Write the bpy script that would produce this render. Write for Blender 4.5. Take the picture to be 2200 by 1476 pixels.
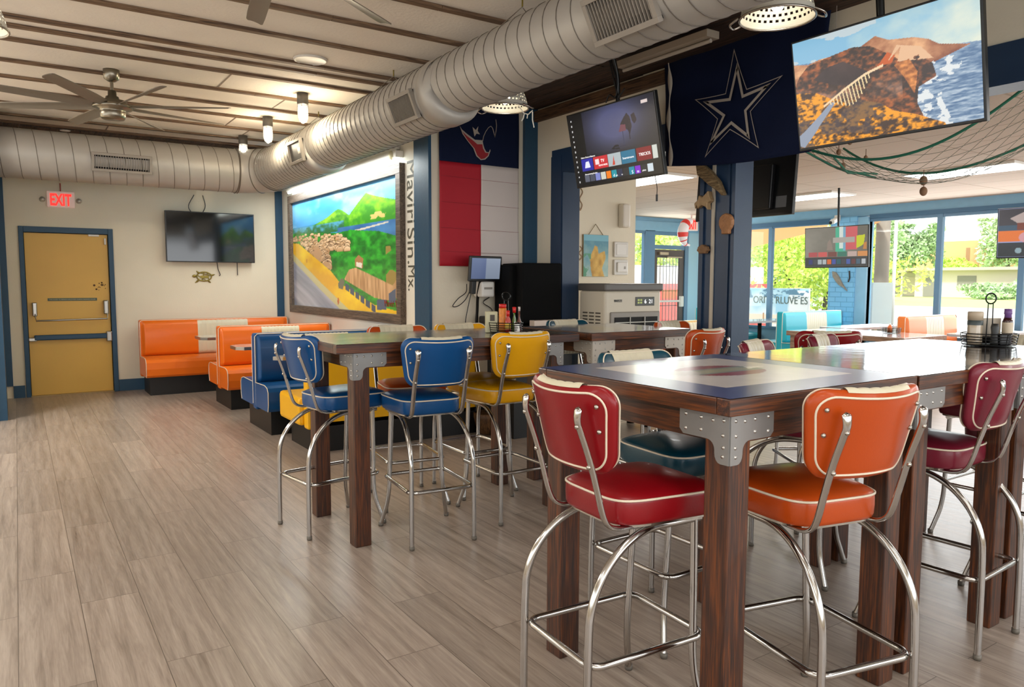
import bpy, bmesh, math, random
import numpy as np
from mathutils import Vector, Matrix
random.seed(7); rng=np.random.RandomState(5)
for o in list(bpy.data.objects): bpy.data.objects.remove(o)
SC=bpy.context.scene; COL=SC.collection
PI=math.pi; R=math.radians
# ---------------------------------------------------------------- camera
YAW,PITCH,ROLL,FPX,CH=R(33.65),R(-4.805),R(.16),1597.,1.45
cy,sy,cp,sp,cr,sr=math.cos(YAW),math.sin(YAW),math.cos(PITCH),math.sin(PITCH),math.cos(ROLL),math.sin(ROLL)
FW=Vector((sy*cp,cy*cp,sp)); R0=Vector((cy,-sy,0)); U0=R0.cross(FW)
RT=cr*R0+sr*U0; UP=-sr*R0+cr*U0
cam=bpy.data.cameras.new('camera'); co=bpy.data.objects.new('camera',cam); COL.objects.link(co)
co.matrix_world=Matrix(((RT.x,UP.x,-FW.x,0),(RT.y,UP.y,-FW.y,0),(RT.z,UP.z,-FW.z,CH),(0,0,0,1)))
cam.sensor_width=36; cam.lens=FPX*36/2200; cam.clip_start=.05; cam.clip_end=500
SC.camera=co
def ray(x,y): return FW*FPX+RT*(x-1100)+UP*(738-y)
EYE=Vector((0,0,CH))
def onX(x,y,X): d=ray(x,y); return EYE+d*(X/d.x)
def onY(x,y,Y): d=ray(x,y); return EYE+d*(Y/d.y)
def onZ(x,y,z): d=ray(x,y); return EYE+d*((z-CH)/d.z)
# ---------------------------------------------------------------- world, exposure, lights
SC.view_settings.view_transform='Standard'; SC.view_settings.look='None'; SC.view_settings.gamma=1
SC.view_settings.use_curve_mapping=False; SC.view_settings.exposure=0.15
W=bpy.data.worlds.new('sky'); SC.world=W; W.use_nodes=True
bg=W.node_tree.nodes['Background']; bg.inputs[0].default_value=(.93,.97,1,1); bg.inputs[1].default_value=2.3
def area(name,loc,rot,sx,sy_,power,col=(1,1,1),spread=None):
    l=bpy.data.lights.new(name,'AREA'); l.shape='RECTANGLE'; l.size=sx; l.size_y=sy_; l.energy=power; l.color=col
    if spread: l.spread=spread
    o=bpy.data.objects.new(name,l); COL.objects.link(o); o.location=loc; o.rotation_euler=rot; return o
def point(name,loc,power,col,rad=.04):
    l=bpy.data.lights.new(name,'POINT'); l.energy=power; l.color=col; l.shadow_soft_size=rad
    o=bpy.data.objects.new(name,l); COL.objects.link(o); o.location=loc; return o
# daylight through the street windows and glazed door; south lamps are unseen added fill
area('daylight_east',(11.86,4.2,1.65),(0,R(90),0),1.8,7.5,125,(.92,.97,1))
area('daylight_door',(10.9,10.8,1.5),(R(-90),0,0),1.6,2.1,45,(.95,1,.95))
area('south_fill',(2.0,-2.92,1.7),(R(118),0,0),7.5,2.0,75,(.97,.98,1))
area('far_south_fill',(8.2,-2.92,1.6),(R(90),0,0),6,2.0,60,(.95,.98,1))
sun=bpy.data.lights.new('sun','SUN'); sun.energy=4.5; sun.angle=R(6); sun.color=(1,.97,.9); so=bpy.data.objects.new('sun',sun); COL.objects.link(so)
so.rotation_euler=Vector((.60,.30,-.74)).to_track_quat('-Z','Y').to_euler()
# troffer light and unseen added fill panels (the fixtures are built below at these places)
TROFFERS=[(6.55,6.9),(9.8,6.86),(9.0,4.25),(6.6,9.6),(9.2,1.4),(6.4,.4)]
for x,y in TROFFERS: area('troffer_light',(x,y,2.665),(0,0,0),.56,1.16,26,(1,.98,.95))
FILLS=[(-1.3,1.6),(1.2,-.6),(-1.4,-1.2),(3.4,-.9),(-1.6,4.6),(1.35,1.3),(-1.5,7.7)]
for x,y in FILLS: area('panel_light',(x,y,3.10),(0,0,0),.56,1.16,[10,5,12,5,14,5,105][FILLS.index((x,y))],(1,.95,.88))
# ---------------------------------------------------------------- colour and material helpers
def s2l(c):
    c=np.asarray(c,float); return np.where(c<=.04045,c/12.92,((c+.055)/1.055)**2.4)
def hx(h):
    h=h.lstrip('#'); return tuple(float(v) for v in s2l([int(h[i:i+2],16)/255 for i in (0,2,4)]))+(1,)
MATS={}
def mat(name,col='#888888',rough=.5,metal=0,coat=0,noise=0,nscale=8,nstretch=(1,1,1),bump=0,emit=0,ecol=None,spec=.5,trans=0,sheen=0,alpha=1,bscale=None):
    if name in MATS: return MATS[name]
    m=bpy.data.materials.new(name); m.use_nodes=True; MATS[name]=m
    nt=m.node_tree; b=nt.nodes['Principled BSDF']; L=nt.links
    c=hx(col) if isinstance(col,str) else col
    b.inputs['Base Color'].default_value=c; b.inputs['Roughness'].default_value=rough; b.inputs['Metallic'].default_value=metal
    b.inputs['Coat Weight'].default_value=coat; b.inputs['Coat Roughness'].default_value=.06
    b.inputs['Specular IOR Level'].default_value=spec; b.inputs['Transmission Weight'].default_value=trans
    if sheen: b.inputs['Sheen Weight'].default_value=sheen
    if alpha<1: b.inputs['Alpha'].default_value=alpha
    if emit: b.inputs['Emission Color'].default_value=hx(ecol) if ecol else c; b.inputs['Emission Strength'].default_value=emit
    tc=nt.nodes.new('ShaderNodeTexCoord'); mp=nt.nodes.new('ShaderNodeMapping'); mp.inputs['Scale'].default_value=nstretch
    L.new(tc.outputs['Object'],mp.inputs[0])
    nz=nt.nodes.new('ShaderNodeTexNoise'); nz.inputs['Scale'].default_value=nscale; nz.inputs['Detail'].default_value=5
    L.new(mp.outputs[0],nz.inputs['Vector'])
    if noise:
        mx=nt.nodes.new('ShaderNodeMix'); mx.data_type='RGBA'
        mx.inputs[6].default_value=tuple(v*(1-noise) for v in c[:3])+(1,); mx.inputs[7].default_value=tuple(min(1,v*(1+noise)) for v in c[:3])+(1,)
        L.new(nz.outputs[0],mx.inputs[0]); L.new(mx.outputs[2],b.inputs['Base Color'])
    if bump:
        n2=nz
        if bscale:
            n2=nt.nodes.new('ShaderNodeTexNoise'); n2.inputs['Scale'].default_value=bscale; n2.inputs['Detail'].default_value=4; L.new(mp.outputs[0],n2.inputs['Vector'])
        bp=nt.nodes.new('ShaderNodeBump'); bp.inputs['Strength'].default_value=bump; bp.inputs['Distance'].default_value=.01
        L.new(n2.outputs[0],bp.inputs['Height']); L.new(bp.outputs[0],b.inputs['Normal'])
    return m
def wood(name,c1,c2,c3,axis='X',rough=.4,coat=0,scale=1.):
    """streaky stained timber with grain along one axis"""
    if name in MATS: return MATS[name]
    m=bpy.data.materials.new(name); m.use_nodes=True; MATS[name]=m; nt=m.node_tree; b=nt.nodes['Principled BSDF']; L=nt.links
    tc=nt.nodes.new('ShaderNodeTexCoord'); mp=nt.nodes.new('ShaderNodeMapping')
    s=[24*scale]*3; s['XYZ'.index(axis)]=1.1*scale; mp.inputs['Scale'].default_value=s; L.new(tc.outputs['Object'],mp.inputs[0])
    nz=nt.nodes.new('ShaderNodeTexNoise'); nz.inputs['Scale'].default_value=2.2; nz.inputs['Detail'].default_value=7; nz.inputs['Distortion'].default_value=1.4
    L.new(mp.outputs[0],nz.inputs['Vector'])
    wv=nt.nodes.new('ShaderNodeTexNoise'); wv.inputs['Scale'].default_value=9; wv.inputs['Detail'].default_value=3; L.new(mp.outputs[0],wv.inputs['Vector'])
    ad=nt.nodes.new('ShaderNodeMath'); ad.operation='MULTIPLY_ADD'; ad.inputs[1].default_value=.35; L.new(wv.outputs[0],ad.inputs[0]); 
    ml=nt.nodes.new('ShaderNodeMath'); ml.operation='MULTIPLY'; ml.inputs[1].default_value=.65; L.new(nz.outputs[0],ml.inputs[0]); L.new(ml.outputs[0],ad.inputs[2])
    cr_=nt.nodes.new('ShaderNodeValToRGB'); e=cr_.color_ramp.elements; e[0].position=.36; e[0].color=hx(c1); e[1].position=.66; e[1].color=hx(c3)
    k=e.new(.5); k.color=hx(c2); L.new(ad.outputs[0],cr_.inputs[0]); L.new(cr_.outputs[0],b.inputs['Base Color'])
    b.inputs['Roughness'].default_value=rough; b.inputs['Coat Weight'].default_value=coat; b.inputs['Coat Roughness'].default_value=.12
    bp=nt.nodes.new('ShaderNodeBump'); bp.inputs['Strength'].default_value=.18; bp.inputs['Distance'].default_value=.003; L.new(ad.outputs[0],bp.inputs['Height']); L.new(bp.outputs[0],b.inputs['Normal'])
    return m
def attrmat(name,rough=.5,emit=0,coat=0,bump=0,cr=.09):
    m=bpy.data.materials.new(name); m.use_nodes=True; nt=m.node_tree; b=nt.nodes['Principled BSDF']
    a=nt.nodes.new('ShaderNodeAttribute'); a.attribute_name='Col'
    if emit:
        b.inputs['Base Color'].default_value=(.01,.01,.01,1); nt.links.new(a.outputs[0],b.inputs['Emission Color']); b.inputs['Emission Strength'].default_value=emit
    else: nt.links.new(a.outputs[0],b.inputs['Base Color'])
    b.inputs['Roughness'].default_value=rough; b.inputs['Coat Weight'].default_value=coat; b.inputs['Coat Roughness'].default_value=cr
    if bump:
        nz=nt.nodes.new('ShaderNodeTexNoise'); nz.inputs['Scale'].default_value=9; bp=nt.nodes.new('ShaderNodeBump'); bp.inputs['Strength'].default_value=bump; bp.inputs['Distance'].default_value=.004
        nt.links.new(nz.outputs[0],bp.inputs['Height']); nt.links.new(bp.outputs[0],b.inputs['Coat Normal'])
    return m
# ---------------------------------------------------------------- mesh builder
class MB:
    def __init__(s): s.v=[]; s.f=[]; s.mi=[]; s.sm=[]
    def add(s,vs,fs,m=0,smooth=False):
        o=len(s.v); s.v+=[tuple(v) for v in vs]; s.f+=[tuple(i+o for i in f) for f in fs]; s.mi+=[m]*len(fs); s.sm+=[smooth]*len(fs); return s
    def box(s,x0,y0,z0,x1,y1,z1,m=0,b=0):
        if b:
            bm=bmesh.new(); bmesh.ops.create_cube(bm,size=1)
            for v in bm.verts: v.co=Vector(((x0+x1)/2+v.co.x*(x1-x0),(y0+y1)/2+v.co.y*(y1-y0),(z0+z1)/2+v.co.z*(z1-z0)))
            bmesh.ops.bevel(bm,geom=bm.edges[:],offset=b,segments=2,affect='EDGES',profile=.5)
            bm.verts.ensure_lookup_table(); s.add([v.co for v in bm.verts],[[v.index for v in f.verts] for f in bm.faces],m); bm.free(); return s
        v=[(x,y,z) for z in (z0,z1) for y in (y0,y1) for x in (x0,x1)]
        return s.add(v,[(0,2,3,1),(4,5,7,6),(0,1,5,4),(2,6,7,3),(0,4,6,2),(1,3,7,5)],m)
    def tube(s,pts,r,n=8,m=0,closed=False,cap=True,flat=1.,up=None):
        P=[Vector(p) for p in pts]; N=len(P); vs=[];
        rr=r if hasattr(r,'__len__') else [r]*N
        prev=None
        for i,p in enumerate(P):
            a=P[(i-1)%N] if (closed or i>0) else p; b=P[(i+1)%N] if (closed or i<N-1) else p
            t=(b-a).normalized()
            if prev is None:
                u=Vector(up) if up else (Vector((0,0,1)) if abs(t.z)<.9 else Vector((1,0,0)))
            else: u=prev
            u=(u-t*u.dot(t)).normalized(); w=t.cross(u); prev=u
            for k in range(n):
                an=2*PI*k/n; vs.append(p+u*math.cos(an)*rr[i]*flat+w*math.sin(an)*rr[i])
        fs=[]
        for i in range(N if closed else N-1):
            j=(i+1)%N
            for k in range(n): fs.append((i*n+k,i*n+(k+1)%n,j*n+(k+1)%n,j*n+k))
        s.add(vs,fs,m,True)
        if cap and not closed:
            s.add(vs[:n],[tuple(range(n))[::-1]],m); s.add(vs[-n:],[tuple(range(n))],m)
        return s
    def lathe(s,prof,n=24,m=0,c=(0,0,0),axis='Z',smooth=True):
        vs=[]
        for r,h in prof:
            for k in range(n):
                a=2*PI*k/n; p=(r*math.cos(a),r*math.sin(a),h)
                if axis=='Y': p=(p[0],-p[2],p[1])
                if axis=='X': p=(p[2],p[0],p[1])
                vs.append((p[0]+c[0],p[1]+c[1],p[2]+c[2]))
        fs=[(i*n+k,i*n+(k+1)%n,(i+1)*n+(k+1)%n,(i+1)*n+k) for i in range(len(prof)-1) for k in range(n)]
        return s.add(vs,fs,m,smooth)
    def prism(s,poly,d0,d1,ax='Y',m=0):
        """poly 2D points; extruded along ax from d0 to d1"""
        def P(p,d): return {'Y':(p[0],d,p[1]),'X':(d,p[0],p[1]),'Z':(p[0],p[1],d)}[ax]
        n=len(poly); vs=[P(p,d0) for p in poly]+[P(p,d1) for p in poly]
        return s.add(vs,[tuple(range(n)),tuple(range(2*n-1,n-1,-1))]+[(i,i+n,(i+1)%n+n,(i+1)%n) for i in range(n)],m)
    def grid(s,P,m=0,smooth=True,flip=False,mf=None):
        """P[i][j] points"""
        a,b=len(P),len(P[0]); o=len(s.v); s.v+=[tuple(p) for row in P for p in row]
        for i in range(a-1):
            for j in range(b-1):
                f=(o+i*b+j,o+i*b+j+1,o+(i+1)*b+j+1,o+(i+1)*b+j); s.f.append(f[::-1] if flip else f); s.mi.append(mf(i,j) if mf else m); s.sm.append(smooth)
        return s
    def ell(s,c,r,n=14,k=8,m=0):
        return s.lathe([(max(1e-4,math.cos(t))*1,math.sin(t)) for t in [(-.5+i/k)*PI for i in range(k+1)]],n,m)._sc(c,r,(k+1)*n)
    def _sc(s,c,r,cnt):
        for i in range(len(s.v)-cnt,len(s.v)): v=s.v[i]; s.v[i]=(c[0]+v[0]*r[0],c[1]+v[1]*r[1],c[2]+v[2]*r[2])
        return s
    def mesh(s,name):
        me=bpy.data.meshes.new(name); me.from_pydata(s.v,[],s.f); me.polygons.foreach_set('material_index',s.mi); me.polygons.foreach_set('use_smooth',s.sm); me.update()
        bm=bmesh.new(); bm.from_mesh(me); bmesh.ops.recalc_face_normals(bm,faces=bm.faces[:]) if len(bm.faces)<60000 else None
        bm.to_mesh(me); bm.free(); return me
    def build(s,name,mats,parent=None,loc=(0,0,0),rot=None):
        me=s.mesh(name)
        for m in (mats if isinstance(mats,(list,tuple)) else [mats]): me.materials.append(m)
        return link(name,me,parent,loc,rot)
def link(name,me,parent=None,loc=(0,0,0),rot=None):
    o=bpy.data.objects.new(name,me); COL.objects.link(o); o.location=loc
    if rot: o.rotation_euler=rot
    if parent: o.parent=parent
    return o
def tag(o,label,cat,group=None,kind=None):
    if label: o['label']=label
    if cat: o['category']=cat
    if group: o['group']=group
    if kind: o['kind']=kind
    return o
def thing(name,label,cat,loc=(0,0,0),rz=0,group=None):
    o=bpy.data.objects.new(name,None); COL.objects.link(o); o.location=loc; o.rotation_euler=(0,0,rz); o.empty_display_size=.1
    return tag(o,label,cat,group)
def struct(o): o['kind']='structure'; return o
def text(name,body,size,m,parent=None,M=None,ext=.002,sx=1.,align='CENTER',bold=0,fit=None):
    cu=bpy.data.curves.new('t','FONT'); cu.body=body; cu.size=size; cu.extrude=ext; cu.align_x=align; cu.align_y='CENTER'; cu.offset=bold
    t=bpy.data.objects.new('t',cu); COL.objects.link(t); dg=bpy.context.evaluated_depsgraph_get()
    me=bpy.data.meshes.new_from_object(t.evaluated_get(dg)); bpy.data.objects.remove(t); bpy.data.curves.remove(cu)
    me.name=name; 
    if fit:
        xs=[v.co.x for v in me.vertices]; ys=[v.co.y for v in me.vertices]; kx=fit[0]/(max(xs)-min(xs)); ky=fit[1]/(max(ys)-min(ys)) if fit[1] else 1
        me.transform(Matrix.Translation((-(max(xs)+min(xs))/2,-(max(ys)+min(ys))/2,0))); me.transform(Matrix.Diagonal((kx,ky,1,1)))
    else: me.transform(Matrix.Diagonal((sx,1,1,1)))
    me.materials.clear(); me.materials.append(m)
    if M is not None: me.transform(M)
    return link(name,me,parent)
def basis(o,x,y,z=None):
    """matrix with local x,y axes in the world, origin o"""
    x=Vector(x).normalized(); y=Vector(y).normalized(); z=x.cross(y)
    return Matrix(((x.x,y.x,z.x,o[0]),(x.y,y.y,z.y,o[1]),(x.z,y.z,z.z,o[2]),(0,0,0,1)))
# ---- painted grids (pictures, screens): colour per vertex from a painting function
def vnoise(u,v,s,seed=0):
    r=np.random.RandomState(seed); G=r.rand(64,64); x=u*s; y=v*s
    xi=np.floor(x).astype(int); yi=np.floor(y).astype(int); fx=x-xi; fy=y-yi; fx=fx*fx*(3-2*fx); fy=fy*fy*(3-2*fy)
    g=lambda a,b:G[a%64,b%64]
    return (g(xi,yi)*(1-fx)+g(xi+1,yi)*fx)*(1-fy)+(g(xi,yi+1)*(1-fx)+g(xi+1,yi+1)*fx)*fy
def fbm(u,v,s,seed=0,o=4): return sum(vnoise(u,v,s*2**i,seed+i)/2**(i+1) for i in range(o))/(1-.5**o)
def paint(name,nx,ny,fn,corners,m,parent=None):
    """corners TL,TR,BL,BR in 3D; fn(u,v)->(ny,nx,3) sRGB 0..1, v=0 bottom"""
    u,v=np.meshgrid(np.linspace(0,1,nx),np.linspace(0,1,ny)); C=np.clip(fn(u,v),0,1)
    TL,TR,BL,BR=[np.array(c,float) for c in corners]
    P=(TL*(1-u)[...,None]+TR*u[...,None])*v[...,None]+(BL*(1-u)[...,None]+BR*u[...,None])*(1-v)[...,None]
    idx=np.arange(nx*ny).reshape(ny,nx); F=np.stack([idx[:-1,:-1],idx[:-1,1:],idx[1:,1:],idx[1:,:-1]],-1).reshape(-1,4)
    me=bpy.data.meshes.new(name); me.from_pydata(P.reshape(-1,3).tolist(),[],F.tolist())
    a=me.color_attributes.new('Col','FLOAT_COLOR','POINT'); a.data.foreach_set('color',np.concatenate([s2l(C.reshape(-1,3)),np.ones((nx*ny,1))],1).ravel().astype('f'))
    me.materials.append(m); me.update(); return link(name,me,parent)
def c3(h): h=h.lstrip('#'); return np.array([int(h[i:i+2],16)/255 for i in (0,2,4)])
def lerp(a,b,t): t=np.clip(t,0,1)[...,None]; return a*(1-t)+b*t
def put(img,mask,col): img[mask]=col if np.ndim(col)==1 else col[mask]
def inpoly(u,v,poly):
    r=np.zeros(u.shape,bool); n=len(poly)
    for i in range(n):
        x1,y1=poly[i]; x2,y2=poly[(i+1)%n]
        if y1!=y2: r^=((y1>v)!=(y2>v))&(u<(x2-x1)*(v-y1)/(y2-y1)+x1)
    return r
# ---------------------------------------------------------------- shared materials
CREAM=mat('cream_wall_paint','#E2D8C2',.75,noise=.05,nscale=3,bump=.12,bscale=60)
WHITEW=mat('white_wall_paint','#E2DDD0',.7,noise=.04,nscale=3)
CEILP=mat('ceiling_plaster','#E6DCCE',.8,noise=.06,nscale=4,bump=.3,bscale=40)
BLUE=mat('blue_trim_paint','#18435F',.45,noise=.12,nscale=12,bump=.1,bscale=40)
NAVY=mat('navy_post_paint','#1C3450',.4,noise=.12,nscale=6,bump=.08,bscale=30)
LBLUE=mat('light_blue_frame_paint','#84B4D2',.4,noise=.08,nscale=9)
BATTEN=wood('weathered_batten','#3A2A1E','#6A503A','#8E7357','X',.7)
PLANKD=wood('dark_reclaimed_plank','#120C08','#35241A','#5E4330','Y',.7)
DUCT=mat('galvanised_duct','#ABA69E',.5,metal=.25,noise=.08,nscale=5,nstretch=(1,.3,1))
DUCTL=mat('duct_seam','#6F675E',.5,metal=.5)
DARK=mat('dark_void','#0E0D0C',.8)
VENTM=mat('vent_enamel','#8E867C',.5,metal=.2,noise=.1)
CHROME=mat('chrome','#BDBAB6',.14,metal=1,noise=.06,nscale=20)
CHROMED=mat('worn_chrome','#B8B2A8',.22,metal=1,noise=.15,nscale=30)
STEEL=mat('brushed_steel','#A8A49C',.32,metal=1,noise=.1,nscale=30,nstretch=(1,1,12))
ZINC=mat('zinc_bracket','#8F8E8C',.45,metal=.6,noise=.1,nscale=12)
RIVET=mat('rivet','#B9B6B0',.3,metal=1)
BLACKP=mat('black_plastic','#0C0C0D',.35)
BLACKM=mat('black_wire','#0A0A0A',.3,metal=.3)
SCRN_OFF=mat('dark_glass_screen','#050607',.08,coat=.5)
WOODX=wood('walnut_stained_pine_x','#1E0D06','#42200C','#70390F','X',.4,.2)
WOODY=wood('walnut_stained_pine_y','#1E0D06','#42200C','#70390F','Y',.4,.2)
WOODZ=wood('walnut_stained_pine_z','#1E0D06','#42200C','#70390F','Z',.45,.15)
WHITEP=mat('white_plastic','#DEDAD2',.4)
WHITEPAINT=mat('white_enamel','#E8E4DC',.35)
# floor: greige vinyl planks running in depth
fm=bpy.data.materials.new('vinyl_plank_floor'); fm.use_nodes=True; nt=fm.node_tree; b=nt.nodes['Principled BSDF']; L=nt.links
tc=nt.nodes.new('ShaderNodeTexCoord'); mp=nt.nodes.new('ShaderNodeMapping'); mp.inputs['Rotation'].default_value=(0,0,R(90)); mp.inputs['Location'].default_value=(.1,.055,0); L.new(tc.outputs['Object'],mp.inputs[0])
br=nt.nodes.new('ShaderNodeTexBrick'); br.inputs['Scale'].default_value=1; br.inputs['Brick Width'].default_value=1.22; br.inputs['Row Height'].default_value=.235; br.inputs['Mortar Size'].default_value=.0016; br.inputs['Mortar Smooth'].default_value=.2; br.inputs['Bias'].default_value=0
br.offset=.37; br.offset_frequency=2; br.inputs['Color1'].default_value=(0,0,0,1); br.inputs['Color2'].default_value=(1,1,1,1); br.inputs['Mortar'].default_value=(.5,.5,.5,1); L.new(mp.outputs[0],br.inputs['Vector'])
vm=nt.nodes.new('ShaderNodeVectorMath'); vm.operation='MULTIPLY'; vm.inputs[1].default_value=(1.6,30,1); L.new(mp.outputs[0],vm.inputs[0])
va=nt.nodes.new('ShaderNodeVectorMath'); va.operation='MULTIPLY_ADD'; va.inputs[1].default_value=(31,17,9); L.new(br.outputs['Color'],va.inputs[0]); L.new(vm.outputs[0],va.inputs[2])
n1=nt.nodes.new('ShaderNodeTexNoise'); n1.inputs['Scale'].default_value=1.1; n1.inputs['Detail'].default_value=9; n1.inputs['Roughness'].default_value=.62; n1.inputs['Distortion'].default_value=1.2; L.new(va.outputs[0],n1.inputs['Vector'])
n2=nt.nodes.new('ShaderNodeTexNoise'); n2.inputs['Scale'].default_value=7; n2.inputs['Detail'].default_value=4; L.new(va.outputs[0],n2.inputs['Vector'])
# cathedral grain rings
wv=nt.nodes.new('ShaderNodeTexWave'); wv.wave_type='RINGS'; wv.inputs['Scale'].default_value=.45; wv.inputs['Distortion'].default_value=6; wv.inputs['Detail'].default_value=2; wv.inputs['Detail Scale'].default_value=.8
vb=nt.nodes.new('ShaderNodeVectorMath'); vb.operation='MULTIPLY'; vb.inputs[1].default_value=(1,.35,1); L.new(va.outputs[0],vb.inputs[0]); L.new(vb.outputs[0],wv.inputs['Vector'])
a1=nt.nodes.new('ShaderNodeMath'); a1.operation='MULTIPLY_ADD'; a1.inputs[1].default_value=.22; L.new(n2.outputs[0],a1.inputs[0]); a2=nt.nodes.new('ShaderNodeMath'); a2.operation='MULTIPLY'; a2.inputs[1].default_value=.68; L.new(n1.outputs[0],a2.inputs[0]); L.new(a2.outputs[0],a1.inputs[2])
a3=nt.nodes.new('ShaderNodeMath'); a3.operation='MULTIPLY_ADD'; a3.inputs[1].default_value=.07; L.new(wv.outputs['Fac'],a3.inputs[0]); L.new(a1.outputs[0],a3.inputs[2])
cr_=nt.nodes.new('ShaderNodeValToRGB'); e=cr_.color_ramp.elements; e[0].position=.27; e[0].color=hx('#7A6C60'); e[1].position=.72; e[1].color=hx('#B9AB9D'); k=e.new(.48); k.color=hx('#9C8D80'); L.new(a3.outputs[0],cr_.inputs[0])
hs=nt.nodes.new('ShaderNodeHueSaturation'); mr=nt.nodes.new('ShaderNodeMapRange'); mr.inputs[3].default_value=.86; mr.inputs[4].default_value=1.1; L.new(br.outputs['Color'],mr.inputs[0]); L.new(mr.outputs[0],hs.inputs['Value']); L.new(cr_.outputs[0],hs.inputs['Color'])
mx=nt.nodes.new('ShaderNodeMix'); mx.data_type='RGBA'; mx.inputs[7].default_value=hx('#5E5247'); L.new(br.outputs['Fac'],mx.inputs[0]); L.new(hs.outputs[0],mx.inputs[6]); L.new(mx.outputs[2],b.inputs['Base Color'])
b.inputs['Roughness'].default_value=.3; rr=nt.nodes.new('ShaderNodeMapRange'); rr.inputs[3].default_value=.22; rr.inputs[4].default_value=.42; L.new(n1.outputs[0],rr.inputs[0]); L.new(rr.outputs[0],b.inputs['Roughness'])
bp=nt.nodes.new('ShaderNodeBump'); bp.inputs['Strength'].default_value=.25; bp.inputs['Distance'].default_value=.002; L.new(a1.outputs[0],bp.inputs['Height']); L.new(bp.outputs[0],b.inputs['Normal'])
# acoustic tiles
tm=bpy.data.materials.new('acoustic_tile_ceiling'); tm.use_nodes=True; nt=tm.node_tree; b=nt.nodes['Principled BSDF']; L=nt.links
tc=nt.nodes.new('ShaderNodeTexCoord'); br=nt.nodes.new('ShaderNodeTexBrick'); br.offset=0; br.inputs['Scale'].default_value=1; br.inputs['Brick Width'].default_value=.61; br.inputs['Row Height'].default_value=1.22; br.inputs['Mortar Size'].default_value=.012; br.inputs['Mortar Smooth'].default_value=0
br.inputs['Color1'].default_value=hx('#CDB9A6'); br.inputs['Color2'].default_value=hx('#D3C0AE'); br.inputs['Mortar'].default_value=hx('#B7A18C'); L.new(tc.outputs['Object'],br.inputs['Vector'])
nz=nt.nodes.new('ShaderNodeTexNoise'); nz.inputs['Scale'].default_value=70; L.new(tc.outputs['Object'],nz.inputs['Vector']); mx=nt.nodes.new('ShaderNodeMix'); mx.data_type='RGBA'; mx.blend_type='MULTIPLY'; mx.inputs[0].default_value=.25; L.new(br.outputs[0],mx.inputs[6]); L.new(nz.outputs[1],mx.inputs[7]); L.new(mx.outputs[2],b.inputs['Base Color']); b.inputs['Roughness'].default_value=.85
# painted brick
pb=bpy.data.materials.new('blue_painted_brick'); pb.use_nodes=True; nt=pb.node_tree; b=nt.nodes['Principled BSDF']; L=nt.links
tc=nt.nodes.new('ShaderNodeTexCoord'); mp=nt.nodes.new('ShaderNodeMapping'); mp.inputs['Rotation'].default_value=(R(90),0,R(90)); L.new(tc.outputs['Object'],mp.inputs[0]); sx=nt.nodes.new('ShaderNodeSeparateXYZ'); cx=nt.nodes.new('ShaderNodeCombineXYZ'); L.new(tc.outputs['Object'],sx.inputs[0]); L.new(sx.outputs['Y'],cx.inputs['X']); L.new(sx.outputs['Z'],cx.inputs['Y'])
br=nt.nodes.new('ShaderNodeTexBrick'); br.inputs['Scale'].default_value=1; br.inputs['Brick Width'].default_value=.22; br.inputs['Row Height'].default_value=.085; br.inputs['Mortar Size'].default_value=.006; br.inputs['Color1'].default_value=hx('#74B4DE'); br.inputs['Color2'].default_value=hx('#7CBCE4'); br.inputs['Mortar'].default_value=hx('#62A0CA'); L.new(cx.outputs[0],br.inputs['Vector']); L.new(br.outputs[0],b.inputs['Base Color']); b.inputs['Roughness'].default_value=.5
bp=nt.nodes.new('ShaderNodeBump'); bp.invert=True; bp.inputs['Distance'].default_value=.006; L.new(br.outputs['Fac'],bp.inputs['Height']); L.new(bp.outputs[0],b.inputs['Normal'])
# window glass
gm=bpy.data.materials.new('clear_window_glass'); gm.use_nodes=True; nt=gm.node_tree; nt.nodes.remove(nt.nodes['Principled BSDF'])
g1=nt.nodes.new('ShaderNodeBsdfTransparent'); g1.inputs[0].default_value=(.93,.97,.97,1); g2=nt.nodes.new('ShaderNodeBsdfGlossy'); g2.inputs['Roughness'].default_value=.02; ms=nt.nodes.new('ShaderNodeMixShader'); fr=nt.nodes.new('ShaderNodeFresnel'); fr.inputs[0].default_value=1.3
nt.links.new(fr.outputs[0],ms.inputs[0]); nt.links.new(g1.outputs[0],ms.inputs[1]); nt.links.new(g2.outputs[0],ms.inputs[2]); nt.links.new(ms.outputs[0],nt.nodes['Material Output'].inputs[0])
GLASS=gm
# ---------------------------------------------------------------- the shell
YB,XM,YF,X2,XW,ZC,ZF=10.9,3.25,6.26,4.446,12.0,3.2,2.72
XL=-.36
struct(MB().box(-3.2,-3,-.12,XW+.2,YB+.2,0).build('floor',fm))
struct(MB().box(-3.2,-3,ZC,X2+.02,YB+.2,ZC+.15).build('ceiling',CEILP))
struct(MB().box(X2+.18,-3,ZF,XW+.2,YB+.2,ZF+.1).build('ceiling',tm))
# dark plank border of the main ceiling (boards run along the wall, butt joints)
m=MB(); 
for i,x in enumerate(np.arange(3.02,X2-.01,.142)):
    y=-3+(i%3)*.4
    while y<YF-.01: y2=min(YF-.002,y+1.1+.5*((i*7)%3)); m.box(x,y,ZC-.028-.004*((i*5+int(y*3))%3),x+.138,y2-.004,ZC); y=y2
for x in np.arange(-.34,3.2,.15):
    m.box(x,10.1+.02*((int(x*20))%3),ZC-.03,x+.146,YB-.01,ZC)
struct(m.build('trim_1',PLANKD))
def sidewall(name,x0,x1,y0,y1,z1,mt,mid=1): return struct(MB().box(x0,y0,0,x1,y1,z1).build(name,mt))
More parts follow.
